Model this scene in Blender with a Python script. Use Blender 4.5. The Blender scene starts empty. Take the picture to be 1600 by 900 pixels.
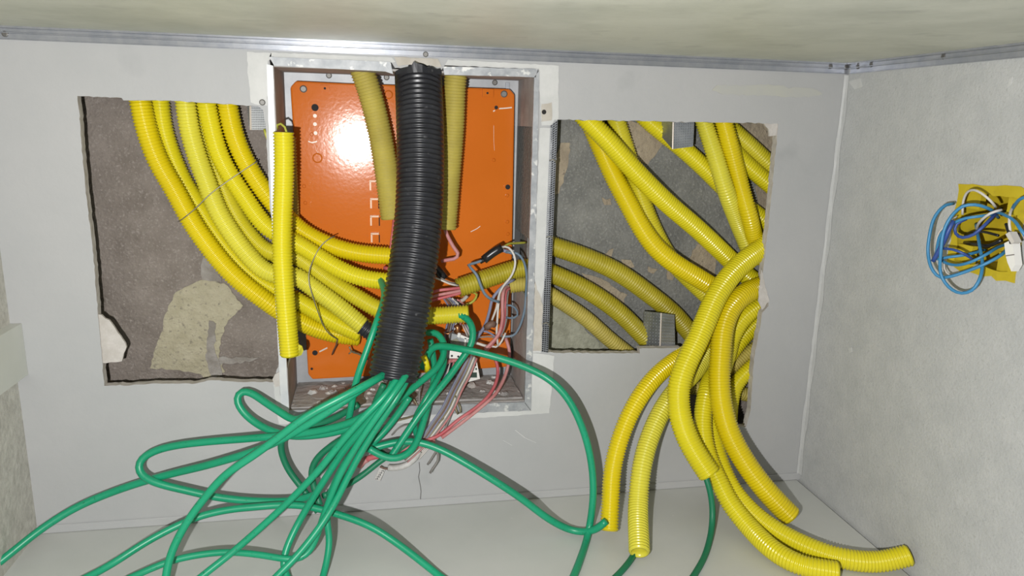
import bpy, math, random
import numpy as np
from mathutils import Matrix, Vector
from mathutils.geometry import delaunay_2d_cdt
random.seed(7); rng = np.random.default_rng(7)
SC = bpy.context.scene
COL = SC.collection

# ------------------------------------------------------------------ camera
# Units while modelling: back wall is the plane Y = 0, camera 1.1 units in front.
# S turns units into metres when a mesh is stored.
S = 0.6
D = 1.1
F, YAW, PITCH, ROLL = 1137.75, 0.1898, -0.2233, 0.0252
ZC, ZF, XR, XL = 0.1055, -0.6213, 0.7523, -0.5068     # ceiling, floor, right wall, left wall
def basis():
    cy, sy = math.cos(YAW), math.sin(YAW); cp, sp = math.cos(PITCH), math.sin(PITCH)
    cr, sr = math.cos(ROLL), math.sin(ROLL)
    fwd = np.array([sy*cp, cy*cp, sp]); r0 = np.array([cy, -sy, 0]); u0 = np.cross(r0, fwd)
    return cr*r0+sr*u0, -sr*r0+cr*u0, fwd
RIGHT, UP, FWD = basis()
EYE = np.array([0, -D, 0.0])
cam_d = bpy.data.cameras.new('camera'); cam = bpy.data.objects.new('camera', cam_d); COL.objects.link(cam)
cam_d.sensor_width = 36; cam_d.lens = F/1600*36; cam_d.clip_start = 0.01
m = Matrix.Identity(4)
for i in range(3):
    m[i][0] = RIGHT[i]; m[i][1] = UP[i]; m[i][2] = -FWD[i]; m[i][3] = EYE[i]*S
cam.matrix_world = m
SC.camera = cam

# ------------------------------------------------------------------ light
w = bpy.data.worlds.new('world'); SC.world = w; w.use_nodes = True
w.node_tree.nodes['Background'].inputs[0].default_value = (1.0, 0.99, 0.975, 1)
w.node_tree.nodes['Background'].inputs[1].default_value = 0.07
fl = bpy.data.lights.new('phone_flash', 'SPOT'); flo = bpy.data.objects.new('phone_flash', fl); COL.objects.link(flo)
fl.energy = 17.6; fl.shadow_soft_size = 0.004; fl.spot_size = math.radians(124); fl.spot_blend = 0.55
fl.color = (1.0, 0.99, 0.98)
pos = (EYE + RIGHT*(-0.090) + UP*(-0.072))*S
mm = m.copy(); mm.translation = Vector(pos)
flo.matrix_world = mm
SC.view_settings.view_transform = 'Standard'; SC.view_settings.look = 'None'
SC.view_settings.gamma = 1; SC.view_settings.use_curve_mapping = False
SC.view_settings.exposure = 0.0

# ------------------------------------------------------------------ pixel helpers (1600 x 900 frame)
def ray(px, py):
    return RIGHT*(px-800)/F + UP*(450-py)/F + FWD
def P(px, py, Y=0.0):
    d = ray(px, py); t = (Y+D)/d[1]; return EYE + d*t
def PX(px, py, X=XR):
    d = ray(px, py); return EYE + d*(X/d[0])
def PZ(px, py, Z=ZF):
    d = ray(px, py); return EYE + d*(Z/d[2])
def depth(q): return float((q-EYE) @ FWD)

# ------------------------------------------------------------------ materials
def mat(name, col, rough=0.6, metal=0.0, noise=None, bump=None, col2=None, ramp=(0.35, 0.65), spec=None, coat=0.0, extra=None):
    """noise=(scale, detail), bump=(scale, strength), col2 second colour, extra=(scale, colour, lo, hi) speckle"""
    M = bpy.data.materials.new(name); M.use_nodes = True
    nt = M.node_tree; N = nt.nodes; L = nt.links; B = N['Principled BSDF']
    B.inputs['Base Color'].default_value = (*col, 1); B.inputs['Roughness'].default_value = rough
    B.inputs['Metallic'].default_value = metal
    if spec is not None: B.inputs['Specular IOR Level'].default_value = spec
    if coat: B.inputs['Coat Weight'].default_value = coat; B.inputs['Coat Roughness'].default_value = 0.15
    tc = N.new('ShaderNodeTexCoord')
    src = None
    if noise:
        nz = N.new('ShaderNodeTexNoise'); nz.inputs['Scale'].default_value = noise[0]; nz.inputs['Detail'].default_value = noise[1]
        nz.inputs['Roughness'].default_value = 0.65
        L.new(tc.outputs['Object'], nz.inputs['Vector'])
        rp = N.new('ShaderNodeValToRGB'); rp.color_ramp.elements[0].position = ramp[0]; rp.color_ramp.elements[1].position = ramp[1]
        rp.color_ramp.elements[0].color = (*col, 1); rp.color_ramp.elements[1].color = (*(col2 or col), 1)
        L.new(nz.outputs['Fac'], rp.inputs['Fac']); src = rp.outputs['Color']
    if extra:
        n2 = N.new('ShaderNodeTexNoise'); n2.inputs['Scale'].default_value = extra[0]; n2.inputs['Detail'].default_value = 4
        L.new(tc.outputs['Object'], n2.inputs['Vector'])
        r2 = N.new('ShaderNodeMapRange'); r2.inputs['From Min'].default_value = extra[2]; r2.inputs['From Max'].default_value = extra[3]
        L.new(n2.outputs['Fac'], r2.inputs['Value'])
        mx = N.new('ShaderNodeMix'); mx.data_type = 'RGBA'
        if src: L.new(src, mx.inputs[6])
        else: mx.inputs[6].default_value = (*col, 1)
        mx.inputs[7].default_value = (*extra[1], 1)
        L.new(r2.outputs['Result'], mx.inputs[0]); src = mx.outputs[2]
    if src: L.new(src, B.inputs['Base Color'])
    if bump:
        nb = N.new('ShaderNodeTexNoise'); nb.inputs['Scale'].default_value = bump[0]; nb.inputs['Detail'].default_value = 5
        L.new(tc.outputs['Object'], nb.inputs['Vector'])
        bp = N.new('ShaderNodeBump'); bp.inputs['Strength'].default_value = bump[1]; bp.inputs['Distance'].default_value = 0.002
        L.new(nb.outputs['Fac'], bp.inputs['Height']); L.new(bp.outputs['Normal'], B.inputs['Normal'])
    return M
M_wall = mat('painted_drywall', (.375, .38, .38), .55, noise=(5, 6), col2=(.415, .415, .412), bump=(160, .12), extra=(14, (.335, .34, .34), .66, .8), spec=.35)
M_wall_r = mat('painted_plaster', (.42, .428, .424), .6, noise=(40, 8), col2=(.475, .48, .472), bump=(420, .25), extra=(500, (.37, .375, .365), .56, .8))
M_wall_l = mat('bare_plaster', (.42, .405, .36), .75, noise=(120, 6), col2=(.53, .515, .46), bump=(180, .5))
M_ledge = mat('ledge_paint', (.55, .56, .51), .5, noise=(9, 4), col2=(.60, .605, .56))
M_ceil = mat('ceiling_board', (.47, .48, .41), .5, noise=(7, 12), col2=(.62, .625, .545), ramp=(.38, .62), bump=(60, .15), extra=(30, (.43, .435, .38), .6, .8), spec=.14)
M_floor = mat('white_melamine', (.50, .51, .485), .4, noise=(6, 5), col2=(.55, .555, .53), bump=(90, .05), extra=(160, (.64, .64, .62), .74, .8))
M_gyp = mat('gypsum_edge', (.44, .41, .375), .9, noise=(70, 5), col2=(.54, .51, .48), bump=(150, .6))
M_joint = mat('joint_compound', (.50, .505, .49), .7, noise=(30, 5), col2=(.58, .58, .565), bump=(120, .25))
M_beige = mat('beige_mortar', (.42, .385, .33), .9, noise=(60, 5), col2=(.50, .47, .42), bump=(120, .5))
M_ren_l = mat('brown_render', (.150, .126, .107), .95, noise=(28, 12), col2=(.25, .217, .19), ramp=(.30, .70), bump=(320, 1.0), extra=(520, (.31, .277, .25), .55, .78))
M_ren_r = mat('grey_render', (.138, .140, .131), .95, noise=(30, 12), col2=(.232, .232, .213), ramp=(.30, .70), bump=(300, 1.0), extra=(480, (.29, .29, .267), .55, .78))
M_pat_l = mat('sandy_mortar', (.33, .30, .205), .95, noise=(70, 10), col2=(.42, .385, .28), bump=(300, 1.0), extra=(280, (.19, .17, .13), .58, .75))
M_pat_r = mat('tan_mortar', (.37, .31, .22), .95, noise=(60, 9), col2=(.27, .225, .165), bump=(300, 1.0), extra=(300, (.13, .11, .09), .62, .78))
M_pat_g = mat('pale_green_mortar', (.36, .36, .28), .95, noise=(80, 7), col2=(.24, .24, .18), bump=(260, .9))
M_white_dust = mat('lime_smear', (.33, .31, .285), .95, noise=(40, 9), col2=(.21, .19, .165), ramp=(.4, .6), bump=(240, .8))
M_alu = mat('aluminium', (.42, .43, .46), .24, .6, noise=(90, 3), col2=(.34, .36, .40))
M_galv = mat('galvanised_steel', (.46, .48, .51), .38, .85, noise=(70, 5), col2=(.33, .35, .38))
M_galv_d = mat('dull_galvanised', (.27, .285, .295), .6, .25, noise=(60, 6), col2=(.36, .37, .375))
M_rim = mat('rim_steel', (.27, .285, .30), .55, .35, noise=(90, 6), col2=(.40, .41, .42), extra=(120, (.60, .60, .58), .6, .66))
M_boxin = mat('dusty_box_side', (.30, .275, .26), .8, .1, noise=(30, 8), col2=(.44, .42, .40), bump=(120, .3))
M_dust = mat('mortar_dust', (.27, .255, .245), .95, noise=(40, 9), col2=(.42, .40, .385), bump=(140, 1.0), extra=(120, (.55, .54, .52), .66, .72))
M_orange = mat('orange_enamel', (.57, .14, .014), .135, noise=(6, 3), col2=(.62, .155, .018), bump=(300, .03), spec=.22)
M_back = mat('zinc_panel', (.34, .355, .37), .5, .25, noise=(50, 6), col2=(.42, .43, .44))
M_hole = mat('dark_hole', (.012, .01, .01), .8)
M_screw = mat('screw_steel', (.16, .155, .145), .5, .6)
M_scratch_glint = mat('bare_scratch_and_glint', (.62, .55, .48), .5, .2)  # scratches on the plate, and the painted highlight on the stud folds
M_y = [mat('yellow_pvc', (.63, .545, .010), .27, noise=(12, 3), col2=(.67, .585, .016)),
       mat('golden_yellow_pvc', (.62, .482, .004), .25, noise=(12, 3), col2=(.66, .525, .006)),
       mat('pale_yellow_pvc', (.60, .55, .045), .30, noise=(14, 3), col2=(.66, .60, .05)),
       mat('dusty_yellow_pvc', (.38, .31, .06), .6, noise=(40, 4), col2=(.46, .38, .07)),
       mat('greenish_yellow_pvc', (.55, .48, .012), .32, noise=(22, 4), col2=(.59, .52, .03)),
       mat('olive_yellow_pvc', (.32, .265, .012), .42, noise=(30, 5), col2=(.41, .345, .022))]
M_black = mat('black_duct', (.012, .0125, .016), .34, noise=(50, 5), col2=(.024, .025, .030), extra=(150, (.17, .17, .175), .66, .86), spec=.5)
M_green = mat('green_cable', (.005, .265, .13), .38, noise=(30, 2), col2=(.008, .29, .148), extra=(500, (.003, .11, .05), .64, .74))
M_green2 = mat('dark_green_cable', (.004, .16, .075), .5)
M_red = mat('red_wire', (.45, .075, .09), .5, noise=(60, 3), col2=(.50, .14, .15))
M_pink = mat('faded_red_wire', (.44, .15, .15), .6, noise=(60, 3), col2=(.50, .24, .23))
M_blue = mat('blue_grey_wire', (.10, .155, .21), .5, noise=(50, 3), col2=(.16, .21, .26))
M_lav = mat('dusty_blue_wire', (.19, .20, .29), .6)
M_bright = mat('blue_wire', (.04, .21, .40), .45)
M_navy = mat('dark_blue_wire', (.03, .07, .26), .45)
M_wh = mat('white_wire', (.56, .53, .49), .5)
M_gr = mat('grey_wire', (.20, .185, .17), .6)
M_ol = mat('olive_bare_wire', (.22, .19, .12), .55, .3)
M_brown = mat('brown_wire', (.15, .085, .06), .6)
M_yg = mat('yellow_green_wire', (.42, .42, .06), .5)
M_tape = mat('black_tape', (.012, .012, .014), .3)
M_copper = mat('copper_end', (.45, .20, .09), .35, .9)
M_tie = mat('tie_wire', (.30, .28, .23), .45, .7)
M_plas = mat('white_plastic', (.75, .74, .70), .45)
M_dkgreen = mat('dark_green_window', (.03, .06, .045), .4)
M_pvcbox = mat('mustard_box_plastic', (.46, .35, .012), .55, noise=(40, 4), col2=(.54, .42, .02), extra=(60, (.25, .19, .03), .6, .8))
M_clip = mat('pale_orange_edge', (.72, .47, .30), .4)
M_crack = mat('crack_line', (.10, .095, .09), .9)
M_tag = mat('white_tape', (.56, .55, .53), .6, noise=(120, 4), col2=(.40, .38, .36))

# ------------------------------------------------------------------ mesh helpers
def mk(name, V, Fc, material, parent=None, smooth=False, slots=None):
    me = bpy.data.meshes.new(name)
    me.from_pydata([tuple(float(c)*S for c in v) for v in V], [], [tuple(int(i) for i in f) for f in Fc])
    if not isinstance(material, (list, tuple)): material = [material]
    for k in material: me.materials.append(k)
    if slots is not None: me.polygons.foreach_set('material_index', np.array(slots, dtype=np.int32))
    if smooth: me.polygons.foreach_set('use_smooth', np.ones(len(me.polygons), dtype=bool))
    me.update()
    o = bpy.data.objects.new(name, me); COL.objects.link(o)
    if parent is not None: o.parent = parent
    return o
def tag(o, label=None, cat=None, group=None, kind=None):
    if label: o['label'] = label
    if cat: o['category'] = cat
    if group: o['group'] = group
    if kind: o['kind'] = kind
    return o
def empty(name, label, cat, group=None):
    o = bpy.data.objects.new(name, None); COL.objects.link(o); o.empty_display_size = .02
    return tag(o, label, cat, group)
def struct(o, label=None):
    o['kind'] = 'structure'
    if label: o['label'] = label
    return o
def box(name, lo, hi, material, parent=None):
    (x0, y0, z0), (x1, y1, z1) = lo, hi
    V = [(x0,y0,z0),(x1,y0,z0),(x1,y1,z0),(x0,y1,z0),(x0,y0,z1),(x1,y0,z1),(x1,y1,z1),(x0,y1,z1)]
    return mk(name, V, [(0,3,2,1),(4,5,6,7),(0,1,5,4),(1,2,6,5),(2,3,7,6),(3,0,4,7)], material, parent)
def rough_loop(pts, step=7, amp=1.0, r=None):
    """subdivide a pixel polygon and roughen it"""
    out = []
    n = len(pts)
    for i in range(n):
        a = np.array(pts[i], float); b = np.array(pts[(i+1) % n], float)
        k = max(1, int(np.hypot(*(b-a))/step))
        for j in range(k):
            q = a + (b-a)*j/k
            if j and amp: q = q + rng.normal(0, amp*.5, 2)
            out.append(q)
    return out
def inside(p, loop):
    x, y = p; c = False; n = len(loop); j = n-1
    for i in range(n):
        xi, yi = loop[i]; xj, yj = loop[j]
        if (yi > y) != (yj > y) and x < (xj-xi)*(y-yi)/(yj-yi)+xi: c = not c
        j = i
    return c
def slab(name, loops, to3, n3, thick, materials, parent=None, bevel=0.0):
    """flat slab: loops[0] outline, others holes (2D); to3 maps 2D to 3D; n3 direction of thickness. Slots: 0 faces, 1 edges"""
    V2 = []; E = []; rngs = []
    for lp in loops:
        s = len(V2); V2 += [Vector((float(p[0]), float(p[1]))) for p in lp]; n = len(lp)
        E += [(s+i, s+(i+1) % n) for i in range(n)]; rngs.append((s, n))
    vo, eo, fo, *_ = delaunay_2d_cdt(V2, E, [], 0, 1e-7)
    tris = []
    for f in fo:
        c = sum((vo[i] for i in f), Vector((0, 0)))/len(f)
        if inside(c, loops[0]) and not any(inside(c, h) for h in loops[1:]): tris.append(tuple(f))
    n3 = np.array(n3, float)
    A = [np.array(to3(v)) for v in vo]; Bk = [a+n3*thick for a in A]
    nv = len(A); V = A+Bk; Fc = []; sl = []
    for t in tris:
        a, b, c = (A[i] for i in t[:3])
        if np.cross(b-a, c-a) @ n3 > 0: t = t[::-1]
        Fc.append(t); sl.append(0); Fc.append(tuple(i+nv for i in t[::-1])); sl.append(0)
    cnt = {}
    for f in Fc[::2]:
        for i in range(len(f)):
            e = (f[i], f[(i+1) % len(f)]); cnt[e] = 1
    for (a, b) in cnt:
        if (b, a) not in cnt:
            Fc.append((b, a, a+nv, b+nv)); sl.append(1 if (isinstance(materials, (list, tuple)) and len(materials) > 1) else 0)
    return mk(name, V, Fc, materials, parent, slots=sl)
def patch(name, pix, Y, thick, material, parent, amp=1.0, step=6):
    """raised flat patch on a plane facing the room (front face at Y - thick)"""
    lp = [P(px, py, Y) for px, py in rough_loop(pix, step, amp)]
    l2 = [(q[0], q[2]) for q in lp]
    return slab(name, [l2], lambda v: (v[0], Y-thick, v[1]), (0, 1, 0), thick, material, parent)
def patch_x(name, pix, X, thick, material, parent, amp=1.0, step=6):
    lp = [PX(px, py, X) for px, py in rough_loop(pix, step, amp)]
    l2 = [(q[1], q[2]) for q in lp]
    return slab(name, [l2], lambda v: (X-thick, v[0], v[1]), (1, 0, 0), thick, material, parent)
def disc(name, c, n, r, h, material, parent=None, k=14, dome=0.0):
    """short round stud: centre c on the surface, axis n"""
    n = np.array(n, float); n /= np.linalg.norm(n); a = np.cross(n, (0, 0, 1) if abs(n[2]) < .9 else (1, 0, 0)); a /= np.linalg.norm(a); b = np.cross(n, a)
    V = []; Fc = []
    for j, (rr, hh) in enumerate(((r, 0), (r, h), (r*.72, h+dome))):
        for i in range(k):
            t = 2*math.pi*i/k; V.append(c+a*rr*math.cos(t)+b*rr*math.sin(t)+n*hh)
    for j in range(2):
        for i in range(k): Fc.append((j*k+i, j*k+(i+1) % k, (j+1)*k+(i+1) % k, (j+1)*k+i))
    Fc.append(tuple(2*k+i for i in range(k)))
    return mk(name, V, Fc, material, parent)
def screw(name, c, n, r, parent, material=None):
    s = disc(name, c, n, r, r*.35, material or M_screw, parent, 14, r*.15)
    n = np.array(n, float); n /= np.linalg.norm(n)
    a = np.cross(n, (0, 0, 1)); a /= np.linalg.norm(a); b = np.cross(n, a); ph = random.random()*3
    V = []; Fc = []
    for q in (ph, ph+math.pi/2):
        u = a*math.cos(q)+b*math.sin(q); v = -a*math.sin(q)+b*math.cos(q); s0 = len(V); top = c+n*(r*.52)
        V += [top-u*r*.6-v*r*.12, top+u*r*.6-v*r*.12, top+u*r*.6+v*r*.12, top-u*r*.6+v*r*.12]; Fc.append((s0, s0+1, s0+2, s0+3))
    return s

# ------------------------------------------------------------------ tubes
def spline(C, step):
    C = np.array(C, float)
    Q = np.vstack([2*C[0]-C[1], C, 2*C[-1]-C[-2]]); out = []
    for i in range(1, len(Q)-2):
        p0, p1, p2, p3 = Q[i-1:i+3]
        t0 = 0; t1 = t0+max(1e-6, np.linalg.norm(p1-p0))**.5; t2 = t1+max(1e-6, np.linalg.norm(p2-p1))**.5; t3 = t2+max(1e-6, np.linalg.norm(p3-p2))**.5
        for t in np.linspace(t1, t2, 24, endpoint=False):
            A1 = (t1-t)/(t1-t0)*p0+(t-t0)/(t1-t0)*p1; A2 = (t2-t)/(t2-t1)*p1+(t-t1)/(t2-t1)*p2; A3 = (t3-t)/(t3-t2)*p2+(t-t2)/(t3-t2)*p3
            B1 = (t2-t)/(t2-t0)*A1+(t-t0)/(t2-t0)*A2; B2 = (t3-t)/(t3-t1)*A2+(t-t1)/(t3-t1)*A3
            out.append((t2-t)/(t2-t1)*B1+(t-t1)/(t2-t1)*B2)
    out.append(C[-1]); out = np.array(out)
    # relax the polyline a little so depth changes stay smooth
    for _ in range(6): out[1:-1] = out[1:-1]*.5+(out[:-2]+out[2:])*.25
    L = np.concatenate([[0], np.cumsum(np.linalg.norm(np.diff(out, axis=0), axis=1))])
    return out, L
def sample(out, L, s):
    return np.stack([np.interp(s, L, out[:, k]) for k in range(3)], 1)
def frames(pts):
    T = np.gradient(pts, axis=0); T /= np.linalg.norm(T, axis=1)[:, None]+1e-12
    n = np.cross(T[0], (0.3, 1, 0.2)); n /= np.linalg.norm(n); Ns = [n]
    for i in range(1, len(pts)):
        n = Ns[-1]-T[i]*(Ns[-1] @ T[i]); n /= np.linalg.norm(n); Ns.append(n)
    Ns = np.array(Ns); return Ns, np.cross(T, Ns), T
def path(pts, r=0.0, floor=True):
    C = []
    for p in pts:
        q = P(*p)
        if floor and q[2] < ZF+r: q = PZ(p[0], p[1], ZF+r*1.02)
        C.append(q)
    return C
PENDING = []
def hold(name, material, parent):
    o = bpy.data.objects.new(name, bpy.data.meshes.new(name)); COL.objects.link(o)
    if parent is not None: o.parent = parent
    return o
def conduit_mesh(name, out, L, r, material, pitch, amp, k, wall):
    tot = L[-1]; n = max(3, int(tot/pitch)); pt = tot/n
    s = []; rr = []
    for i in range(n):
        for f, q in ((0.02, r), (.40, r), (.54, r-amp), (.88, r-amp)): s.append((i+f)*pt); rr.append(q)
    s = np.array(s); rr = np.array(rr); c = sample(out, L, s); Nn, Bn, T = frames(c)
    ang = np.arange(k)*2*math.pi/k; ca, sa = np.cos(ang), np.sin(ang)
    V = (c[:, None, :]+(Nn[:, None, :]*ca[None, :, None]+Bn[:, None, :]*sa[None, :, None])*rr[:, None, None])
    ri = r-amp-wall; sel = sorted(set(list(range(0, len(s), 8))+[len(s)-1]))
    Vi = (c[sel][:, None, :]+(Nn[sel][:, None, :]*ca[None, :, None]+Bn[sel][:, None, :]*sa[None, :, None])*ri)
    Fc = []
    m_ = len(s)
    for i in range(m_-1):
        a = i*k
        for j in range(k): j2 = (j+1) % k; Fc.append((a+j, a+j2, a+k+j2, a+k+j))
    o0 = m_*k
    for i in range(len(sel)-1):
        a = o0+i*k
        for j in range(k): j2 = (j+1) % k; Fc.append((a+j2, a+j, a+k+j, a+k+j2))
    for (e, ie) in ((0, 0), (m_-1, len(sel)-1)):
        for j in range(k):
            j2 = (j+1) % k; q = (e*k+j, e*k+j2, o0+ie*k+j2, o0+ie*k+j)
            Fc.append(q if e else q[::-1])
    return np.vstack([V.reshape(-1, 3), Vi.reshape(-1, 3)]), Fc
def wire_mesh(name, out, L, r, material, k, step):
    n = max(4, int(L[-1]/step)); s = np.linspace(0, L[-1], n); c = sample(out, L, s); Nn, Bn, T = frames(c)
    ang = np.arange(k)*2*math.pi/k; ca, sa = np.cos(ang), np.sin(ang)
    V = (c[:, None, :]+(Nn[:, None, :]*ca[None, :, None]+Bn[:, None, :]*sa[None, :, None])*r).reshape(-1, 3)
    Fc = []
    for i in range(n-1):
        for j in range(k): j2 = (j+1) % k; Fc.append((i*k+j, i*k+j2, (i+1)*k+j2, (i+1)*k+j))
    Fc.append(tuple(range(k))[::-1]); Fc.append(tuple((n-1)*k+j for j in range(k)))
    return V, Fc
def fill(o, V, Fc, material):
    me = o.data
    me.from_pydata([tuple(v) for v in (np.asarray(V, float)*S).tolist()], [], Fc)
    me.materials.append(material); me.polygons.foreach_set('use_smooth', np.ones(len(me.polygons), dtype=bool)); me.update()
def conduit(name, pts, wpx, material, label=None, cat='conduit', group=None, pitch=.0046, amp=.0015, k=16, parent=None, floor=True, wall=.0022):
    """corrugated hollow pipe along pixel points (px, py, Y); wpx = outside width in pixels at mid length. Meshed in settle()"""
    r = wpx/2*depth(P(*pts[len(pts)//2]))/F
    out, L = spline(path(pts, r, floor), .01)
    o = hold(name, material, parent); tag(o, label, cat, group)
    PENDING.append(dict(o=o, out=out, L=L, r=r, mat=material, kind='c', args=(pitch, amp, k, wall), duct='duct' in name, floor=floor))
    return o
def wire(name, pts, wpx, material, label=None, cat='wire', group=None, k=8, parent=None, floor=True, world=None, step=.006):
    mid = P(*pts[len(pts)//2]) if world is None else np.array(world[len(world)//2])
    r = wpx/2*depth(mid)/F
    C = path(pts, r, floor) if world is None else list(world)
    if name == 'green_cable':        # cables that leave the picture run on along the floor towards the room
        for end in (-1, 0):
            if pts[end][1] < 896: continue
            q = C[end]; back = C[-2] if end else C[1]; dx = float(np.clip((q-back)[0], -.06, .06)); ext = []
            for k_ in (1, 2, 3, 4):
                ext.append(np.array((min(max(q[0]+dx*k_*.8, XL+.02), XR-.03), q[1]-.075*k_, max(ZF+r*1.02, q[2]-(q[2]-ZF-r)*min(1, k_*.5)))))
            C = C+ext if end else ext[::-1]+C
    out, L = spline(C, .01)
    o = hold(name, material, parent)
    if label: tag(o, label, cat, group)
    if name == 'green_cable': PENDING.append(dict(o=o, out=out, L=L, r=r, mat=material, kind='g', args=(k, step), duct=False, floor=floor))
    else: fill(o, *wire_mesh(name, out, L, r, material, k, step), material)
    return o
def settle(iters=70):
    """push crossing pipes and cables apart in depth until they only touch, then mesh them"""
    pts = []; tid = []; rad = []; isg = []; st = []
    for i, t in enumerate(PENDING):
        n = max(6, int(t['L'][-1]/.008)); c = sample(t['out'], t['L'], np.linspace(0, t['L'][-1], n))
        t['sl'] = slice(len(pts) and sum(len(x) for x in pts), (len(pts) and sum(len(x) for x in pts))+n)
        pts.append(c); tid += [i]*n; rad += [t['r']]*n; isg += [t['kind'] == 'g']*n
    X0 = np.vstack(pts); tid = np.array(tid); rad = np.array(rad); isg = np.array(isg)
    U = X0-EYE; ln = np.linalg.norm(U, axis=1); U /= ln[:, None]
    free = np.ones((len(X0), len(PENDING)), bool)       # may sample i collide with tube t
    for ti, t in enumerate(PENDING):
        if t['kind'] == 'c':
            for e in (t['out'][0], t['out'][-1]):
                d = np.linalg.norm(X0-e, axis=1); free[(d < (.11 if t['duct'] else .065)) & isg, ti] = False
    lo = np.minimum(X0[:, 1], .022); d = np.zeros(len(X0))
    ymax = np.where((X0[:, 0] > bx0-.005) & (X0[:, 0] < bx1+.005), YP, YM)-rad*.96
    for it in range(iters):
        X = X0+U*d[:, None]
        mv = np.zeros(len(X))
        G2 = (X**2).sum(1)
        D2 = G2[:, None]+G2[None, :]-2*X @ X.T
        Rm = rad[:, None]+rad[None, :]
        I, J = np.nonzero((D2 < Rm**2) & (tid[:, None] < tid[None, :]))
        ok = free[I, tid[J]] & free[J, tid[I]]; I, J = I[ok], J[ok]
        if len(I) == 0: break
        dist = np.sqrt(np.maximum(D2[I, J], 1e-12)); ov = Rm[I, J]-dist
        dep = (ln+d); sg = np.where(dep[I]-dep[J] >= 0, 1.0, -1.0)
        np.maximum.at(mv, I, np.where(sg > 0, ov, 0)); neg = np.zeros(len(X)); np.maximum.at(neg, I, np.where(sg < 0, ov, 0))
        np.maximum.at(mv, J, np.where(sg < 0, ov, 0)); np.maximum.at(neg, J, np.where(sg > 0, ov, 0))
        d = d+(mv-neg)*.35
        for t in PENDING:
            q = d[t['sl']]
            for _ in range(3): q = np.convolve(np.pad(q, 1, 'edge'), (.25, .5, .25), 'valid')
            d[t['sl']] = q
        d = np.clip(d, -.07, .07)
        for _ in range(2):
            Y = X0[:, 1]+U[:, 1]*d
            d = np.where(Y > ymax, (ymax-X0[:, 1])/U[:, 1], d); d = np.where(Y < lo-.09*(X0[:, 1] < .026), (lo-.09*(X0[:, 1] < .026)-X0[:, 1])/U[:, 1], d)
            Z = X0[:, 2]+U[:, 2]*d; bad = (Z < ZF+rad) & (X0[:, 2] >= ZF+rad*.9); d = np.where(bad, (ZF+rad-X0[:, 2])/U[:, 2], d)
    X = X0+U*d[:, None]
    if len(I): print('settle: left', len(I), 'max overlap', round(float(ov.max()), 4), 'mean', round(float(ov.mean()), 4))
    for t in PENDING:
        c = X[t['sl']].copy()
        for _ in range(2): c[1:-1] = c[1:-1]*.5+(c[:-2]+c[2:])*.25
        L = np.concatenate([[0], np.cumsum(np.linalg.norm(np.diff(c, axis=0), axis=1))])
        # smooth curve through the settled samples
        s2 = np.linspace(0, L[-1], len(c)*3); cc = sample(c, L, s2)
        for _ in range(4): cc[1:-1] = cc[1:-1]*.5+(cc[:-2]+cc[2:])*.25
        L = np.concatenate([[0], np.cumsum(np.linalg.norm(np.diff(cc, axis=0), axis=1))])
        V, Fc = (conduit_mesh if t['kind'] == 'c' else wire_mesh)(t['o'].name, cc, L, t['r'], t['mat'], *t['args'])
        fill(t['o'], V, Fc, t['mat'])

# ================================================================== STRUCTURE
YF = -0.70      # front edge of the niche; the camera looks in from outside
DW = .0135      # drywall thickness
YM = .072       # old masonry behind the drywall
hole_left = [(121,150),(190,153),(193,157),(262,157),(404,166),(411,172),(416,205),(420,290),(430,420),(437,560),(431,585),(429,597),(372,597),(330,594),(300,600),(240,599),(205,602),(163,603),(154,500),(144,380),(133,290)]
hole_box = [(421,90),(612,98),(617,106),(690,109),(695,102),(841,108),(829,640),(441,650)]
hole_right = [(871,187),(1040,190),(1216,193),(1206,300),(1196,395),(1191,430),(1197,452),(1201,478),(1191,489),(1183,535),(1178,560),(1173,640),(1166,667),(1120,664),(1078,660),(1071,600),(1067,556),(1064,543),(999,545),(1000,552),(930,552),(855,551),(863,370)]
def L2(pix, amp, step=6): return [(q[0], q[2]) for q in (P(px, py) for px, py in rough_loop(pix, step, amp))]
outer = [(XL-.1, ZF-.05), (XR+.1, ZF-.05), (XR+.1, ZC+.05), (XL-.1, ZC+.05)]
wall_back = struct(slab('wall_back', [outer, L2(hole_left, .9), L2(hole_box, 1.0), L2(hole_right, .9)], lambda v: (v[0], 0, v[1]), (0, 1, 0), DW, [M_wall, M_gyp]))
# masonry behind the drywall, open where the steel box is let in
bx0 = (P(428,104)[0]+P(452,641)[0])/2; bx1 = (P(835,120)[0]+P(819,627)[0])/2
bz1 = (P(428,104)[2]+P(835,120)[2])/2; bz0 = (P(452,641)[2]+P(819,627)[2])/2
g = .012
def rect2(x0, z0, x1, z1): return [(x0,z0),(x1,z0),(x1,z1),(x0,z1)]
xm = (bx0+bx1)/2
wml = struct(slab('wall_masonry_left', [[(XL-.1,ZF),(bx0-g,ZF),(bx0-g,ZC+.05),(XL-.1,ZC+.05)]], lambda v: (v[0], YM, v[1]), (0,1,0), .06, [M_ren_l, M_ren_l]))
wmr = struct(slab('wall_masonry_right', [[(bx1+g,ZF),(XR+.1,ZF),(XR+.1,ZC+.05),(bx1+g,ZC+.05)]], lambda v: (v[0], YM, v[1]), (0,1,0), .06, [M_ren_r, M_ren_r]))
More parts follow.
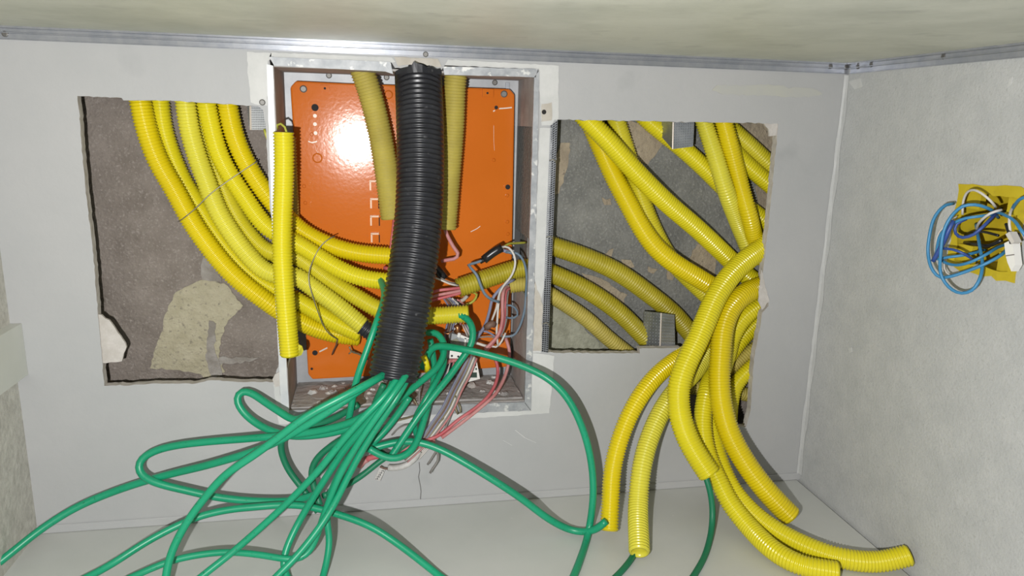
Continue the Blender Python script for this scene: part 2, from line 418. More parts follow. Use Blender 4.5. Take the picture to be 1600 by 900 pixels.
# floor, ceiling, side walls
struct(box('floor', (XL-.1, YF, ZF-.03), (XR-.0055, -.0005, ZF), M_floor))
struct(box('ceiling', (XL-.1, YF, ZC), (XR+.1, 0, ZC+.03), M_ceil))
struct(box('wall_left', (XL-.1, YF, ZF), (XL, 0, ZC), M_wall_l))
jb = [PX(1491,290), PX(1606,300), PX(1581,433), PX(1497,418)]
jy0 = (jb[1][1]+jb[2][1])/2; jy1 = (jb[0][1]+jb[3][1])/2; jz1 = (jb[0][2]+jb[1][2])/2; jz0 = (jb[2][2]+jb[3][2])/2
hole_j = [(jy0-.0006, jz0-.0006), (jy1+.0006, jz0-.0006), (jy1+.0006, jz1+.0006), (jy0-.0006, jz1+.0006)]
wall_right = struct(slab('wall_right', [[(YF,ZF-.03),(0,ZF-.03),(0,ZC+.03),(YF,ZC+.03)], hole_j], lambda v: (XR, v[0], v[1]), (1,0,0), .10, [M_wall_r, M_gyp]))
# batten running along the left wall
lz1 = P(33,505)[2]; lz0 = P(45,585)[2]; lx = (P(33,505)[0]+P(45,585)[0])/2
struct(box('trim_ledge', (XL, YF, lz0), (lx, -.0005, lz1), M_ledge), 'painted batten along the left wall')
# aluminium edge strip under the ceiling, stepped profile
def strip(name, a, b, nrm, h):
    a = np.array(a); b = np.array(b); nrm = np.array(nrm)
    prof = [(0,0),(.010,0),(.010,-.0022),(.0042,-.0030),(.0042,-h*.40),(.0062,-h*.44),(.0062,-h*.50),(.0030,-h*.54),(.0030,-h*.92),(.0044,-h*.95),(.0044,-h),(0,-h)]
    V = []; n = len(prof)
    for e in (a, b):
        for o_, z in prof: V.append(e+nrm*o_+np.array((0,0,z)))
    Fc = [(i, (i+1) % n, n+(i+1) % n, n+i) for i in range(n)]+[tuple(range(n))[::-1], tuple(range(n, 2*n))]
    return struct(mk(name, V, Fc, M_alu))
th = (P(1330,98)[2]-P(1330,111)[2])
t1 = strip('trim_1', (XL,0,ZC), (XR-.0005,0,ZC), (0,-1,0), .0165); t1['label'] = 'aluminium angle strip along the top of the back wall'
t2 = strip('trim_2', (XR,YF,ZC), (XR,-.0105,ZC), (-1,0,0), .0165); t2['label'] = 'aluminium angle strip along the top of the right wall'
for px, py in ((8,53),(665,85),(1297,104),(1322,105)):
    screw('screw', P(px, py, -.0032), (0,-1,0), .0038, t1)
for px, py in ((1341,104),(1362,101),(1475,88)):
    q = PX(px, py, XR-.0032); screw('screw', q, (-1,0,0), .0038, t2)
# low caulk fillet where wall and floor meet
V = []
for x in (XL, XR): V += [(x, -.001, ZF), (x, -.0032, ZF+.001), (x, -.0026, ZF+.011), (x, -.001, ZF+.0125)]
struct(mk('baseboard_back', V, [(0,1,5,4),(1,2,6,5),(2,3,7,6),(3,0,4,7),(0,3,2,1),(4,5,6,7)], M_wall))
V = []; Fc = []
zs = np.linspace(ZF+.012, ZC-.018, 40)
for i, z in enumerate(zs):
    a = .007+.0022*math.sin(z*60)+random.uniform(-.0006, .0006); b = .006+random.uniform(-.001, .001)
    V += [(XR-.0005, -a, z), (XR-.0022, -.0022, z), (XR-b, -.0005, z)]
    if i:
        k0 = 3*i
        Fc += [(k0-3, k0, k0+1, k0-2), (k0-2, k0+1, k0+2, k0-1)]
tc_ = struct(mk('trim_caulk', V, Fc, mat('caulk', (.43, .435, .43), .5, noise=(60, 4), col2=(.47, .475, .465))), 'pale caulk bead in the right hand corner')
# joint compound round the steel box, raised smears on the wall
for pix in ([(386,81),(424,83),(424,92),(419,95),(418,165),(404,164),(392,160),(388,120)],
            [(424,82),(612,90),(618,97),(612,98),(421,89)],
            [(842,101),(873,103),(872,187),(866,187),(862,196),(846,196),(842,140)],
            [(700,93),(842,101),(842,108),(695,102)],
            [(843,200),(862,200),(858,300),(853,430),(845,470),(834,470),(839,300)],
            [(830,551),(850,553),(866,556),(858,645),(760,652),(640,660),(520,668),(436,662),(427,600),(437,602),(441,650),(560,652),(829,641)],
            [(838,478),(846,478),(845,551),(831,551)]):
    patch('joint_compound', pix, 0, .0012, M_joint, wall_back, .8)
for pix in ([(616,89),(684,92),(690,104),(660,103),(640,101),(622,104)], [(846,163),(862,160),(862,188),(846,190)], [(836,440),(848,476),(846,548),(833,548)]):
    patch('mortar_smear', pix, -.0012, .0010, M_beige, wall_back, 1.2)
disc('screw_hole', P(850,175,-.0022), (0,-1,0), .0035, .0004, M_hole, wall_back)
screw('screw', P(410,160,-.0012), (0,-1,0), .0042, wall_back)
# loose paper and plaster flakes at the cut edges
def flake(pix, Y, th_, m_=M_gyp): return patch('plaster_flake', pix, Y, th_, m_, wall_back, 1.2, 5)
flake([(154,490),(160,491),(172,499),(182,513),(190,524),(199,541),(192,563),(168,566),(160,566)], .006, .004)
flake([(1190,191),(1217,192),(1213,211),(1200,213),(1199,202)], .006, .004)
flake([(1189,420),(1202,470),(1190,484),(1184,470)], -.0005, .0012)
flake([(426,592),(430,584),(437,580),(441,600),(430,604)], -.0002, .003)
# hairline crack and scratches
def hair(name, pix, wpx, material, Y=0):
    V = []; Fc = []
    for i, (px, py) in enumerate(pix):
        V += [P(px-wpx/2, py, Y-.0004), P(px+wpx/2, py, Y-.0004)]
        if i: Fc.append((2*i-2, 2*i-1, 2*i+1, 2*i))
    return mk(name, V, Fc, material, wall_back)
hair('crack', [(655,722),(656,735),(654,745),(657,760),(658,768),(657,778),(658,790)], 1.1, M_crack)
hair('scratch', [(805,672),(820,684),(838,692)], 1.6, M_joint); hair('scratch', [(786,688),(795,693),(800,696)], 1.5, M_joint)
patch('primer_smear', [(1120,133),(1200,132),(1275,140),(1285,147),(1250,152),(1130,148),(1112,141)], 0, .0006, mat('cream_primer', (.43,.43,.38), .7, noise=(25,4), col2=(.41,.41,.39)), wall_back, 2)
for pix in ([(1574,138),(1578,124),(1583,120),(1580,132)], [(1327,545),(1331,543),(1332,550),(1328,552)], [(1326,128),(1345,122),(1348,136),(1336,140)]):
    patch_x('plaster_chip', pix, XR, .0008, M_joint, wall_right, .5)
# mortar patches on the old masonry
def mp(pix, m_, par, th_=.002): return patch('mortar_patch', pix, YM, th_, m_, par, 2.4, 6)
mp([(272,460),(300,444),(315,437),(350,442),(380,477),(357,500),(345,530),(342,555),(352,580),(338,592),(295,580),(235,575),(242,545),(252,520),(262,485)], M_pat_l, wml)
mp([(316,440),(314,415),(318,402),(332,398),(342,418),(346,442)], M_white_dust, wml, .0015)
mp([(327,500),(338,505),(336,545),(348,585),(330,592),(322,560)], M_white_dust, wml, .003)
mp([(342,558),(370,557),(405,558),(395,563),(365,568),(345,570)], M_white_dust, wml, .0022)
for pix in ([(980,188),(1020,198),(1036,222),(1025,240),(1012,257),(997,250),(987,215)], [(876,223),(890,223),(886,262),(873,302),(866,304),(867,243)],
            [(940,398),(958,388),(955,400),(948,410),(940,405)], [(908,426),(930,432),(952,442),(980,460),(975,473),(960,468),(922,447)],
            [(970,405),(985,406),(991,417),(980,420),(972,413)], [(1012,416),(1027,420),(1020,428),(1012,424)], [(1043,420),(1055,427),(1050,438),(1042,436)],
            [(940,308),(953,310),(955,320),(944,320)], [(1076,405),(1090,380),(1106,387),(1118,405),(1116,430),(1090,420)], [(1180,290),(1206,300),(1205,340),(1185,330)]):
    mp(pix, M_pat_r, wmr)
mp([(1140,190),(1200,192),(1212,212),(1208,300),(1172,225)], M_pat_r, wmr, .003)
mp([(845,470),(870,480),(895,494),(925,525),(965,552),(940,560),(845,560)], M_pat_g, wmr)
mp([(1075,545),(1180,545),(1180,680),(1075,680)], M_ren_l, wmr, .002)

# ================================================================== STEEL DISTRIBUTION BOX
dbox = empty('distribution_box', 'recessed galvanised steel distribution box with an orange mounting plate', 'electrical box')
BD = .122
def bpart(name, lo, hi, m_): return box(name, lo, hi, m_, dbox)
t = .003
bpart('back_panel', (bx0, BD, bz0), (bx1, BD+t, bz1), M_back)
bpart('top_panel', (bx0, 0, bz1), (bx1, BD, bz1+t), M_boxin)
bpart('bottom_panel', (bx0, 0, bz0-t), (bx1, BD, bz0), M_boxin)
def zat(x, y): return P(x, y)[2]
zl_a, zl_b = zat(425,290), zat(440,575)
bpart('side_panel', (bx0-t, 0, zl_a), (bx0, BD, bz1), M_boxin)
bpart('side_panel', (bx0-t, 0, bz0), (bx0, BD, zl_b), M_boxin)
zr = [zat(835,198), zat(828,378), zat(828,466)]
bpart('side_panel', (bx1, 0, zr[0]), (bx1+t, BD, bz1), M_boxin)
bpart('side_panel', (bx1, 0, bz0), (bx1+t, BD, zr[2]), M_boxin)
box('mortar_fill', (bx1+.006, .02, zr[1]), (bx1+g-.001, BD+.02, zr[0]), M_ren_r, wmr)
# folded rim: left, right, bottom, and the top in two pieces either side of the broken gap
def rimbar(pix, m_=M_rim, y0=-.0035, th_=.006):
    l2 = [(q[0], q[2]) for q in (P(px, py) for px, py in rough_loop(pix, 12, .4))]
    return slab('rim', [l2], lambda v: (v[0], y0, v[1]), (0,1,0), th_, m_, dbox)
rimbar([(421,89),(610,97),(614,116),(602,112),(429,103)])
rimbar([(692,104),(840,108),(836,121),(694,117)])
rimbar([(417,100),(427,103),(434,300),(452,641),(451,650),(440,641),(428,420)], mat('painted_rim', (.62,.63,.62), .5, .15, noise=(40,6), col2=(.52,.54,.56)))
rimbar([(834,121),(842,110),(838,300),(829,641),(819,628)])
rimbar([(452,640),(819,627),(829,640),(640,648),(450,652)])
# back panel lip on the right, dust on the bottom
bpart('panel_lip', (bx1-.022, BD-.006, bz0+.03), (bx1-.016, BD, bz1-.004), M_galv)
lp = [(x, y) for x, y in rough_loop([(bx0*1000+2, 8), (bx1*1000-2, 8), (bx1*1000-2, BD*1000-2), (bx0*1000+2, BD*1000-2)], 9, 1.5)]
slab('mortar_dust', [lp], lambda v: (v[0]/1000, v[1]/1000, bz0+.003), (0,0,-1), .0028, M_dust, dbox)
for i in range(34):
    x = bx0+.03+random.random()*(bx1-bx0-.06); y = .02+random.random()*.09; r = .003+random.random()*.007
    V = []; 
    for j in range(7):
        a = j*2*math.pi/7; V.append((x+math.cos(a)*r*random.uniform(.7,1.3), y+math.sin(a)*r*random.uniform(.7,1.3), bz0+.002))
    for j in range(7): V.append((V[j][0]*.5+x*.5, V[j][1]*.5+y*.5, bz0+.002+r*random.uniform(.4,.8)))
    Fc = [(j,(j+1)%7,7+(j+1)%7,7+j) for j in range(7)]+[tuple(range(7,14))]
    mk('mortar_crumb', V, Fc, random.choice([M_dust, M_joint, M_gyp]), dbox)
disc('knockout', np.array((P(502,618,.05)[0], .055, bz0+.0028)), (0,0,1), .016, .0008, M_boxin, dbox, 20)
# orange plate
YP = .104
pl = [(453,136),(462,126),(540,130),(630,133),(796,139),(804,148),(801,340),(797,560),(792,573),(640,585),(488,594),(481,586),(470,400)]
l2 = [(q[0], q[2]) for q in (P(px, py, YP) for px, py in pl)]
plate = slab('mounting_plate', [l2], lambda v: (v[0], YP, v[1]), (0,1,0), .012, [M_orange, M_orange], dbox)
bv = plate.modifiers.new('bevel', 'BEVEL'); bv.width = .0016; bv.segments = 2; bv.limit_method = 'ANGLE'
tag(plate, 'glossy orange enamelled plate')
def pp(px, py): return P(px, py, YP)
def rect_on(name, x0, y0, x1, y1, h, m_, parent):
    a = pp(x0, y0); b = pp(x1, y1)
    return box(name, (min(a[0],b[0]), YP-h, min(a[2],b[2])), (max(a[0],b[0]), YP+.001, max(a[2],b[2])), m_, parent)
for (x0, y0, x1, y1) in ((500,133,515,143),(753,139,770,152)):
    tb = rect_on('tab', x0, y0, x1, y1, .005, M_orange, plate)
    disc('hole', P((x0+x1)/2, (y0+y1)/2, YP-.005), (0,-1,0), .0018, .0003, M_hole, plate)
for (x0, y0, x1, y1) in ((580,284,590,297),(581,312,591,325),(581,339,592,352),(582,366,592,378)):
    rect_on('clip_tab', x0, y0, x1, y1, .0050, M_orange, plate)
    rect_on('clip_slot', x1, y0+1, x1+1.6, y1+1, .0006, M_hole, plate)
    rect_on('pale_edge', x0-2.6, y0-1, x0+.2, y1, .0054, M_clip, plate); rect_on('pale_edge', x0-2.6, y0-2.6, x1, y0, .0054, M_clip, plate)  # paler strips along the left and top of each clip tab
for px, py, r in ((492,168,.0055),(492,552,.0045),(487,577,.0022),(793,292,.0042),(775,168,.0030)):
    disc('dimple', pp(px, py), (0,-1,0), r*1.7, .0006, M_orange, plate); disc('hole', P(px, py, YP-.0006), (0,-1,0), r, .0004, M_hole, plate)
for px, py in ((474,139),(787,147)): screw('screw', pp(px, py), (0,-1,0), .0055, plate)
for px, py, r in ((496,247,.008),(607,148,.007)):
    disc('rivet', pp(px, py), (0,-1,0), r, .0016, M_orange, plate, 18, .0015); disc('rivet_head', P(px, py, YP-.003), (0,-1,0), r*.35, .0012, M_orange, plate)
for px, py in ((475,291),(477,317),(478,345),(792,305),(771,250),(793,365),(792,346),(487,210)):
    disc('pimple', pp(px, py), (0,-1,0), .0030, .0012, M_orange, plate, 10, .001)
def scr(pix, wpx):
    V = []; Fc = []
    for i, (px, py) in enumerate(pix):
        V += [P(px, py-wpx/2, YP-.0005), P(px+wpx*.4, py+wpx/2, YP-.0005)]
        if i: Fc.append((2*i-2, 2*i-1, 2*i+1, 2*i))
    return mk('scratch', V, Fc, M_scratch_glint, plate)
for px, py in ((492,181),(492,194),(493,208)): disc('bare_spot', pp(px, py), (0,-1,0), .0030, .0006, M_scratch_glint, plate, 9)
scr([(481,221),(487,223),(495,221)], 2); scr([(491,226),(493,234),(497,240)], 2); scr([(770,174),(776,170),(790,169),(799,168)], 1.8); scr([(771,196),(771,220),(772,235)], 1.0)
scr([(497,551),(505,547),(511,544)], 2); scr([(735,362),(745,357),(750,353)], 1.0)
pc = Vector(((bx0+bx1)/2*S, YP*S, 0))
plate.matrix_basis = Matrix.Translation(pc) @ Matrix.Rotation(-.016, 4, 'Z') @ Matrix.Translation(-pc)
for px, py in ((514,118),(604,121),(773,129)): screw('screw', P(px, py, BD), (0,-1,0), .0045, dbox)

# ================================================================== METAL STUD ENDS AND PERFORATED BEAD
def stud(name, left, mid, right, Y, label, sm=M_galv):
    """L-shaped stub of rolled stud: pixel columns (top, bottom) of left edge, fold and right edge"""
    o = empty(name, label, 'metal stud', 'stud stubs at the cut openings')
    fold = [P(mid[0][0], mid[0][1], Y), P(mid[1][0], mid[1][1], Y)]
    le = [P(left[0][0], left[0][1], Y+.030), P(left[1][0], left[1][1], Y+.030)]
    ri = [P(right[0][0], right[0][1], Y), P(right[1][0], right[1][1], Y)]
    th_ = np.array((0, .0012, 0))
    for nm, a, b in (('web', le, fold), ('flange', fold, ri)):
        V = [a[0], b[0], b[1], a[1]]; V += [v+th_ for v in V]
        f = mk(nm, V, [(0,3,2,1),(4,5,6,7),(0,1,5,4),(1,2,6,5),(2,3,7,6),(3,0,4,7)], sm, o)
        # knurl dimples
        V = []; Fc = []
        nx, nz = (9, 12) if nm == 'flange' else (6, 12)
        nrm = np.cross(b[0]-a[0], a[1]-a[0]); nrm /= np.linalg.norm(nrm); nrm = nrm if nrm[1] < 0 else -nrm
        for i in range(nx):
            for j in range(nz):
                u = (i+.5)/nx; v = (j+.5)/nz
                c = (a[0]*(1-u)+b[0]*u)*(1-v)+(a[1]*(1-u)+b[1]*u)*v; e = .0012; s0 = len(V)
                ux = (b[0]-a[0])/np.linalg.norm(b[0]-a[0])*e; uz = (a[1]-a[0])/np.linalg.norm(a[1]-a[0])*e
                V += [c-ux, c-uz, c+ux, c+uz, c+nrm*.0009]; Fc += [(s0,s0+1,s0+4),(s0+1,s0+2,s0+4),(s0+2,s0+3,s0+4),(s0+3,s0,s0+4)]
        mk('knurling', V, Fc, sm, f)['kind'] = 'stuff'
    V = []
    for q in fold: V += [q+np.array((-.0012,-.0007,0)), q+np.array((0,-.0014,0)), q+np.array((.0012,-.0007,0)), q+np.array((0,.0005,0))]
    mk('fold', V, [(0,1,5,4),(1,2,6,5),(2,3,7,6),(3,0,4,7),(0,3,2,1),(4,5,6,7)], M_scratch_glint, o)  # pale strip painting the highlight that runs down the fold
    return o
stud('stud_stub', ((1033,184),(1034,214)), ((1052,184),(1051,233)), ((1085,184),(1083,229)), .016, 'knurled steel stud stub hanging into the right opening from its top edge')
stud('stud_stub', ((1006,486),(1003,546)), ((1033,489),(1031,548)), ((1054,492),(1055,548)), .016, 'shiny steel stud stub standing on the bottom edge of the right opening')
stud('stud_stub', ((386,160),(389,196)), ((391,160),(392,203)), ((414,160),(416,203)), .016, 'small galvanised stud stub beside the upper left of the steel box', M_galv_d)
# perforated corner bead at the left edge of the right opening
def bead():
    n = 104; ncol = 3; V = []; Fc = []
    top = [P(860,196,-.002), P(871,188,-.002)]; bot = [P(846,549,-.002), P(856,551,-.002)]
    def pt(u, v): return (top[0]*(1-u)+top[1]*u)*(1-v)+(bot[0]*(1-u)+bot[1]*u)*v
    for i in range(ncol):
        for j in range(n):
            o_ = [(i/ncol, j/n), ((i+1)/ncol, j/n), ((i+1)/ncol, (j+1)/n), (i/ncol, (j+1)/n)]
            cu, cv = (i+.5)/ncol, (j+.5)/n
            inn = [(cu+(a-cu)*.70, cv+(b-cv)*.62) for a, b in o_]; s0 = len(V)
            V += [pt(*q) for q in o_]+[pt(*q) for q in inn]
            for q in range(4): q2 = (q+1) % 4; Fc.append((s0+q, s0+q2, s0+4+q2, s0+4+q))
    o = mk('strip', V, Fc, M_galv)
    so = o.modifiers.new('thick', 'SOLIDIFY'); so.thickness = .0006; so.offset = -1
    return o
bd = empty('perforated_bead', 'perforated metal corner bead down the left edge of the right opening', 'metal strip')
st = bead(); st.parent = bd
V = [P(846,549,-.0004), P(856,551,-.0004), P(871,188,-.0004), P(860,196,-.0004)]; V += [v+np.array((0,.0003,0)) for v in V]
mk('backing', V, [(0,1,2,3),(7,6,5,4),(0,4,5,1),(1,5,6,2),(2,6,7,3),(3,7,4,0)], M_hole, bd)
for y in (253, 373, 508):
    x = 869-(y-190)/360*15; wire('tie_hook', [(x-8,y-2,-.004),(x-2,y-4,-.006),(x+2,y-1,-.006),(x+2,y+4,.0)], 1.8, M_tie, parent=bd)

# ================================================================== YELLOW CONDUITS, LEFT BUNDLE
GL = 'yellow conduits sweeping from the left opening into the box'
conduit('corrugated_conduit', [(214,120,.045),(217,145,.042),(229,203,.038),(247,252,.036),(273,297,.036),(300,347,.038),(324,382,.040),(353,418,.042),(384,447,.045),(415,470,.048),(440,487,.052),(467,501,.058),(495,514,.064),(529,523,.068),(562,527,.070)], 31, M_y[1], 'outermost golden conduit of the left bundle, nearest the bare brown masonry', group=GL)
conduit('corrugated_conduit', [(247,120,.060),(249,155,.060),(255,201,.060),(269,245,.060),(287,285,.062),(309,320,.062),(329,353,.062),(353,387,.062),(380,418,.062),(413,444,.060),(440,457,.058),(464,469,.055),(495,487,.052),(529,507,.050),(563,522,.048)], 29, M_y[0], 'second conduit of the left bundle counted from the brown masonry, ending above the lowest', group=GL)
conduit('corrugated_conduit', [(286,120,.040),(290,160,.038),(297,205,.036),(310,250,.034),(325,290,.034),(338,325,.035),(360,362,.036),(387,398,.037),(413,423,.036),(437,431,.034),(460,430,.030),(489,450,.027),(524,475,.026),(555,500,.026),(573,515,.026)], 30, M_y[2], 'pale third conduit of the left bundle, its open end beside the black duct', group=GL)
conduit('corrugated_conduit', [(308,120,.066),(310,160,.066),(317,205,.064),(332,250,.064),(347,290,.064),(369,338,.064),(395,374,.062),(418,394,.060),(440,397,.056),(460,398,.050),(495,424,.046),(529,447,.046),(564,468,.046),(595,485,.042),(640,493,.030),(685,493,.020),(733,490,.012)], 29, M_y[4], 'conduit passing behind the black duct, its bright yellow end pointing right', group=GL)
conduit('corrugated_conduit', [(319,120,.040),(322,158,.040),(330,197,.040),(342,240,.040),(360,275,.040),(380,305,.042),(400,335,.045),(418,356,.048),(440,368,.050),(462,379,.050),(493,398,.046),(529,420,.040),(564,434,.036),(606,440,.032)], 29, M_y[0], 'fifth conduit of the left bundle with a green cable leaving its end', group=GL)
conduit('corrugated_conduit', [(351,120,.042),(355,158,.042),(365,207,.042),(380,245,.042),(400,280,.044),(420,308,.048),(438,330,.054),(458,350,.060),(473,362,.062),(507,380,.060),(551,394,.056),(613,400,.052),(650,401,.050)], 30, M_y[1], 'topmost conduit of the left bundle, running furthest right behind the duct', group=GL)
conduit('dark_mouth', [(566,510,.024),(576,517,.022),(588,525,.022)], 27, M_black, 'short black ribbed piece painting the dark opening of the pale third conduit', 'dark opening')  # black piece added to paint the shade inside the open conduit end
lo = conduit('corrugated_conduit', [(443,207,-.020),(444,250,-.022),(443,300,-.026),(441,350,-.030),(441,400,-.033),(444,450,-.034),(448,500,-.034),(453,556,-.034)], 31, M_y[0], 'loose straight conduit hanging in front of the left edge of the steel box')
V = [P(466,538,-.036), P(472,541,-.034), P(474,548,-.032), P(471,555,-.032), P(462,558,-.036), P(466,550,-.038)]; V += [v+np.array((0,.002,0)) for v in V]
mk('torn_flap', V, [(5,4,3,2,1,0),(6,7,8,9,10,11)]+[(i,(i+1)%6,6+(i+1)%6,6+i) for i in range(6)], M_y[2], lo)
wire('wire', [(434,201,-.008),(433,196,-.012),(437,193,-.016),(443,196,-.018),(447,203,-.02),(448,215,-.02)], 3.6, M_yg, 'yellow green wire hooked out of the loose conduit top')
conduit('corrugated_conduit', [(449,215,.060),(451,260,.062),(453,300,.066),(455,345,.078),(458,400,.088)], 26, M_y[3], 'dusty conduit half hidden behind the loose straight one')
wire('wire', [(413,202,.012),(416,212,.01),(420,222,.02)], 4, M_yg, 'short yellow wire curling below the small stud stub')
# conduits dropping from the top of the box
GT = 'dusty conduits entering the box from above'
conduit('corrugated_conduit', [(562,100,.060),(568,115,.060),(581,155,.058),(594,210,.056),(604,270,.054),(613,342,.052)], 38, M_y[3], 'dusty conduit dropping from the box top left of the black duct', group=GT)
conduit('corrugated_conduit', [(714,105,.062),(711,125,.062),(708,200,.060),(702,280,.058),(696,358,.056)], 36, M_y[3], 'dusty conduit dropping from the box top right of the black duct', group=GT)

# ================================================================== BLACK DUCT
duct = conduit('black_corrugated_duct', [(653,88,.055),(653,104,.038),(654,130,.022),(656,180,.002),(657,260,-.022),(654,340,-.045),(646,410,-.070),(636,470,-.090),(625,530,-.106),(614,593,-.120)], 75, M_black, 'thick black corrugated duct spilling green cables', 'duct', pitch=.0069, amp=.0025, k=36, wall=.003)
rag = []
V = []; Fc = []
edge = [(618,111),(626,107),(636,105),(643,102),(646,96),(652,99),(660,101),(668,105),(674,104),(682,108),(688,107),(690,112)]
for i, (px, py) in enumerate(edge):
    a = (px-618)/72; yb = -.006-.020*math.sin(math.pi*a)
    V += [P(px, py, yb), P(px, 117-4*math.sin(math.pi*a), yb+.001)]
    if i: Fc.append((2*i-2, 2*i-1, 2*i+1, 2*i))
tr = mk('torn_edge', V, Fc, M_black, duct); so = tr.modifiers.new('thick', 'SOLIDIFY'); so.thickness = .0015

# ================================================================== RIGHT OPENING CONDUITS
GR = 'yellow conduits crossing the right opening'
RC = lambda pts, w_, mi, label, **k: conduit('corrugated_conduit', pts, w_, M_y[mi], label, group=k.pop('group', GR), **k)
RC([(895,160,.036),(917,186,.034),(947,217,.034),(990,265,.036),(1040,315,.038),(1090,358,.042),(1122,388,.050),(1150,415,.060),(1175,437,.066),(1200,452,.068)], 30, 0, 'long pale conduit running diagonally down from the upper left of the right opening')
RC([(905,150,.062),(922,190,.060),(940,232,.058),(960,277,.055),(980,315,.053),(1000,352,.050),(1022,384,.050),(1050,409,.052),(1090,434,.056),(1130,458,.066)], 31, 1, 'golden conduit bending in the middle of the right opening')
RC([(955,160,.072),(963,188,.072),(977,232,.072),(994,285,.072),(1009,330,.073),(1024,365,.073),(1045,402,.073),(1073,432,.073),(1105,462,.074),(1130,485,.074)], 28, 4, 'conduit mostly hidden behind the golden one in the right opening')
RC([(990,165,.070),(1013,188,.068),(1038,209,.066),(1068,233,.064),(1102,264,.064),(1130,292,.066),(1165,322,.070),(1205,352,.072)], 28, 0, 'conduit passing under the knurled stud stub')
RC([(1092,160,.050),(1100,190,.050),(1115,235,.052),(1134,297,.056),(1152,345,.062),(1170,390,.068)], 27, 2, 'pale straight conduit left of the golden one at the upper right opening')
RC([(1123,160,.036),(1131,190,.036),(1143,235,.036),(1157,290,.036),(1170,335,.040),(1180,375,.048),(1190,410,.060)], 27, 1, 'glossy golden conduit at the upper right of the right opening')
RC([(1118,180,.072),(1148,207,.070),(1173,229,.066),(1206,260,.062),(1240,290,.060)], 27, 4, 'upper of two short conduits running off at the upper right corner')
RC([(1135,225,.074),(1163,254,.074),(1200,286,.074),(1235,315,.074)], 26, 0, 'lower of two short conduits running off at the upper right corner')
# three coming out of the box side
GB = 'conduits running from the box side across the right opening'
RC([(838,374,.058),(850,379,.055),(868,386,.050),(915,402,.048),(965,425,.048),(1015,460,.050),(1052,490,.054),(1080,522,.060),(1110,560,.066)], 30, 5, 'upper of three dusty conduits leaving the box side', group=GB)
RC([(716,450,.034),(740,442,.038),(770,432,.044),(800,422,.048),(825,418,.048),(845,421,.048),(866,429,.048),(915,452,.048),(965,486,.048),(1000,520,.052),(1030,552,.056)], 30, 5, 'middle of three dusty conduits leaving the box side, red wires at its end', group=GB)
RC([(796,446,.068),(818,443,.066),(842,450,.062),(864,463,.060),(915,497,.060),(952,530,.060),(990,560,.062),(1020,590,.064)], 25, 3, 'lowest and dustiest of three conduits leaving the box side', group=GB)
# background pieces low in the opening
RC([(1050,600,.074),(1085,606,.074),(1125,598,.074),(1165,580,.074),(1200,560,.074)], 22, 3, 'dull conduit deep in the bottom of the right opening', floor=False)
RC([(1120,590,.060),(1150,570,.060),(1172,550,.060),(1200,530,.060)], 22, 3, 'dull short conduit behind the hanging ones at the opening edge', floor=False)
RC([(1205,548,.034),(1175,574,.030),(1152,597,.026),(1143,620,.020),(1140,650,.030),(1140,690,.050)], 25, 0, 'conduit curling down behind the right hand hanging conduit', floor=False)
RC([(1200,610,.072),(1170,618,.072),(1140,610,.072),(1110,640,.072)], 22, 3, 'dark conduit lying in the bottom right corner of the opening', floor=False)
# hanging conduits
GH = 'conduits hanging out of the right opening'
RC([(1225,355,.040),(1197,383,.034),(1165,407,.022),(1140,432,.006),(1118,465,-.012),(1103,500,-.030),(1088,535,-.046),(1072,568,-.060),(1061,602,-.072),(1061,640,-.084),(1072,680,-.098),(1089,712,-.112),(1109,742,-.125)], 35, 0, 'golden hanging conduit with a green cable from its end at the centre of the group', group=GH)
RC([(1150,470,.050),(1122,510,.034),(1095,538,.012),(1064,557,-.014),(1031,582,-.036),(1005,612,-.056),(982,652,-.074),(966,695,-.090),(957,735,-.104),(954,780,-.117),(952,830,-.130)], 28, 1, 'leftmost hanging conduit reaching the floor panel, green cable at its mouth', group=GH)
RC([(1160,490,.056),(1130,520,.040),(1108,548,.020),(1084,582,-.008),(1056,610,-.036),(1034,642,-.058),(1013,690,-.086),(1002,735,-.112),(997,790,-.140),(999,864,-.172)], 30, 2, 'pale hanging conduit second from the left, reaching lowest on the floor', group=GH)
RC([(1230,440,.040),(1195,446,.034),(1165,458,.022),(1142,481,.004),(1130,512,-.016),(1126,550,-.034),(1124,590,-.050),(1127,630,-.066),(1139,675,-.086),(1161,717,-.106),(1190,758,-.126),(1215,786,-.140),(1237,808,-.152)], 34, 1, 'thick glossy hanging conduit ending free above the floor near the corner', group=GH)
RC([(1225,465,.068),(1192,476,.062),(1165,494,.050),(1146,522,.036),(1134,560,.018),(1118,610,-.020),(1111,650,-.042),(1116,692,-.070),(1130,735,-.100),(1148,770,-.126),(1185,810,-.165),(1237,843,-.205),(1305,870,-.245),(1372,878,-.275),(1422,867,-.290)], 29, 0, 'long conduit sweeping right along the floor to the right wall', group=GH)
RC([(1220,480,.074),(1186,502,.066),(1158,530,.050),(1135,560,.036),(1112,590,.000),(1101,628,-.030),(1098,668,-.056),(1107,715,-.086),(1126,758,-.118),(1140,785,-.136),(1170,823,-.172),(1214,864,-.212),(1254,884,-.235),(1310,894,-.250)], 29, 0, 'long conduit lying in front on the floor, ending at the bottom of the picture', group=GH)

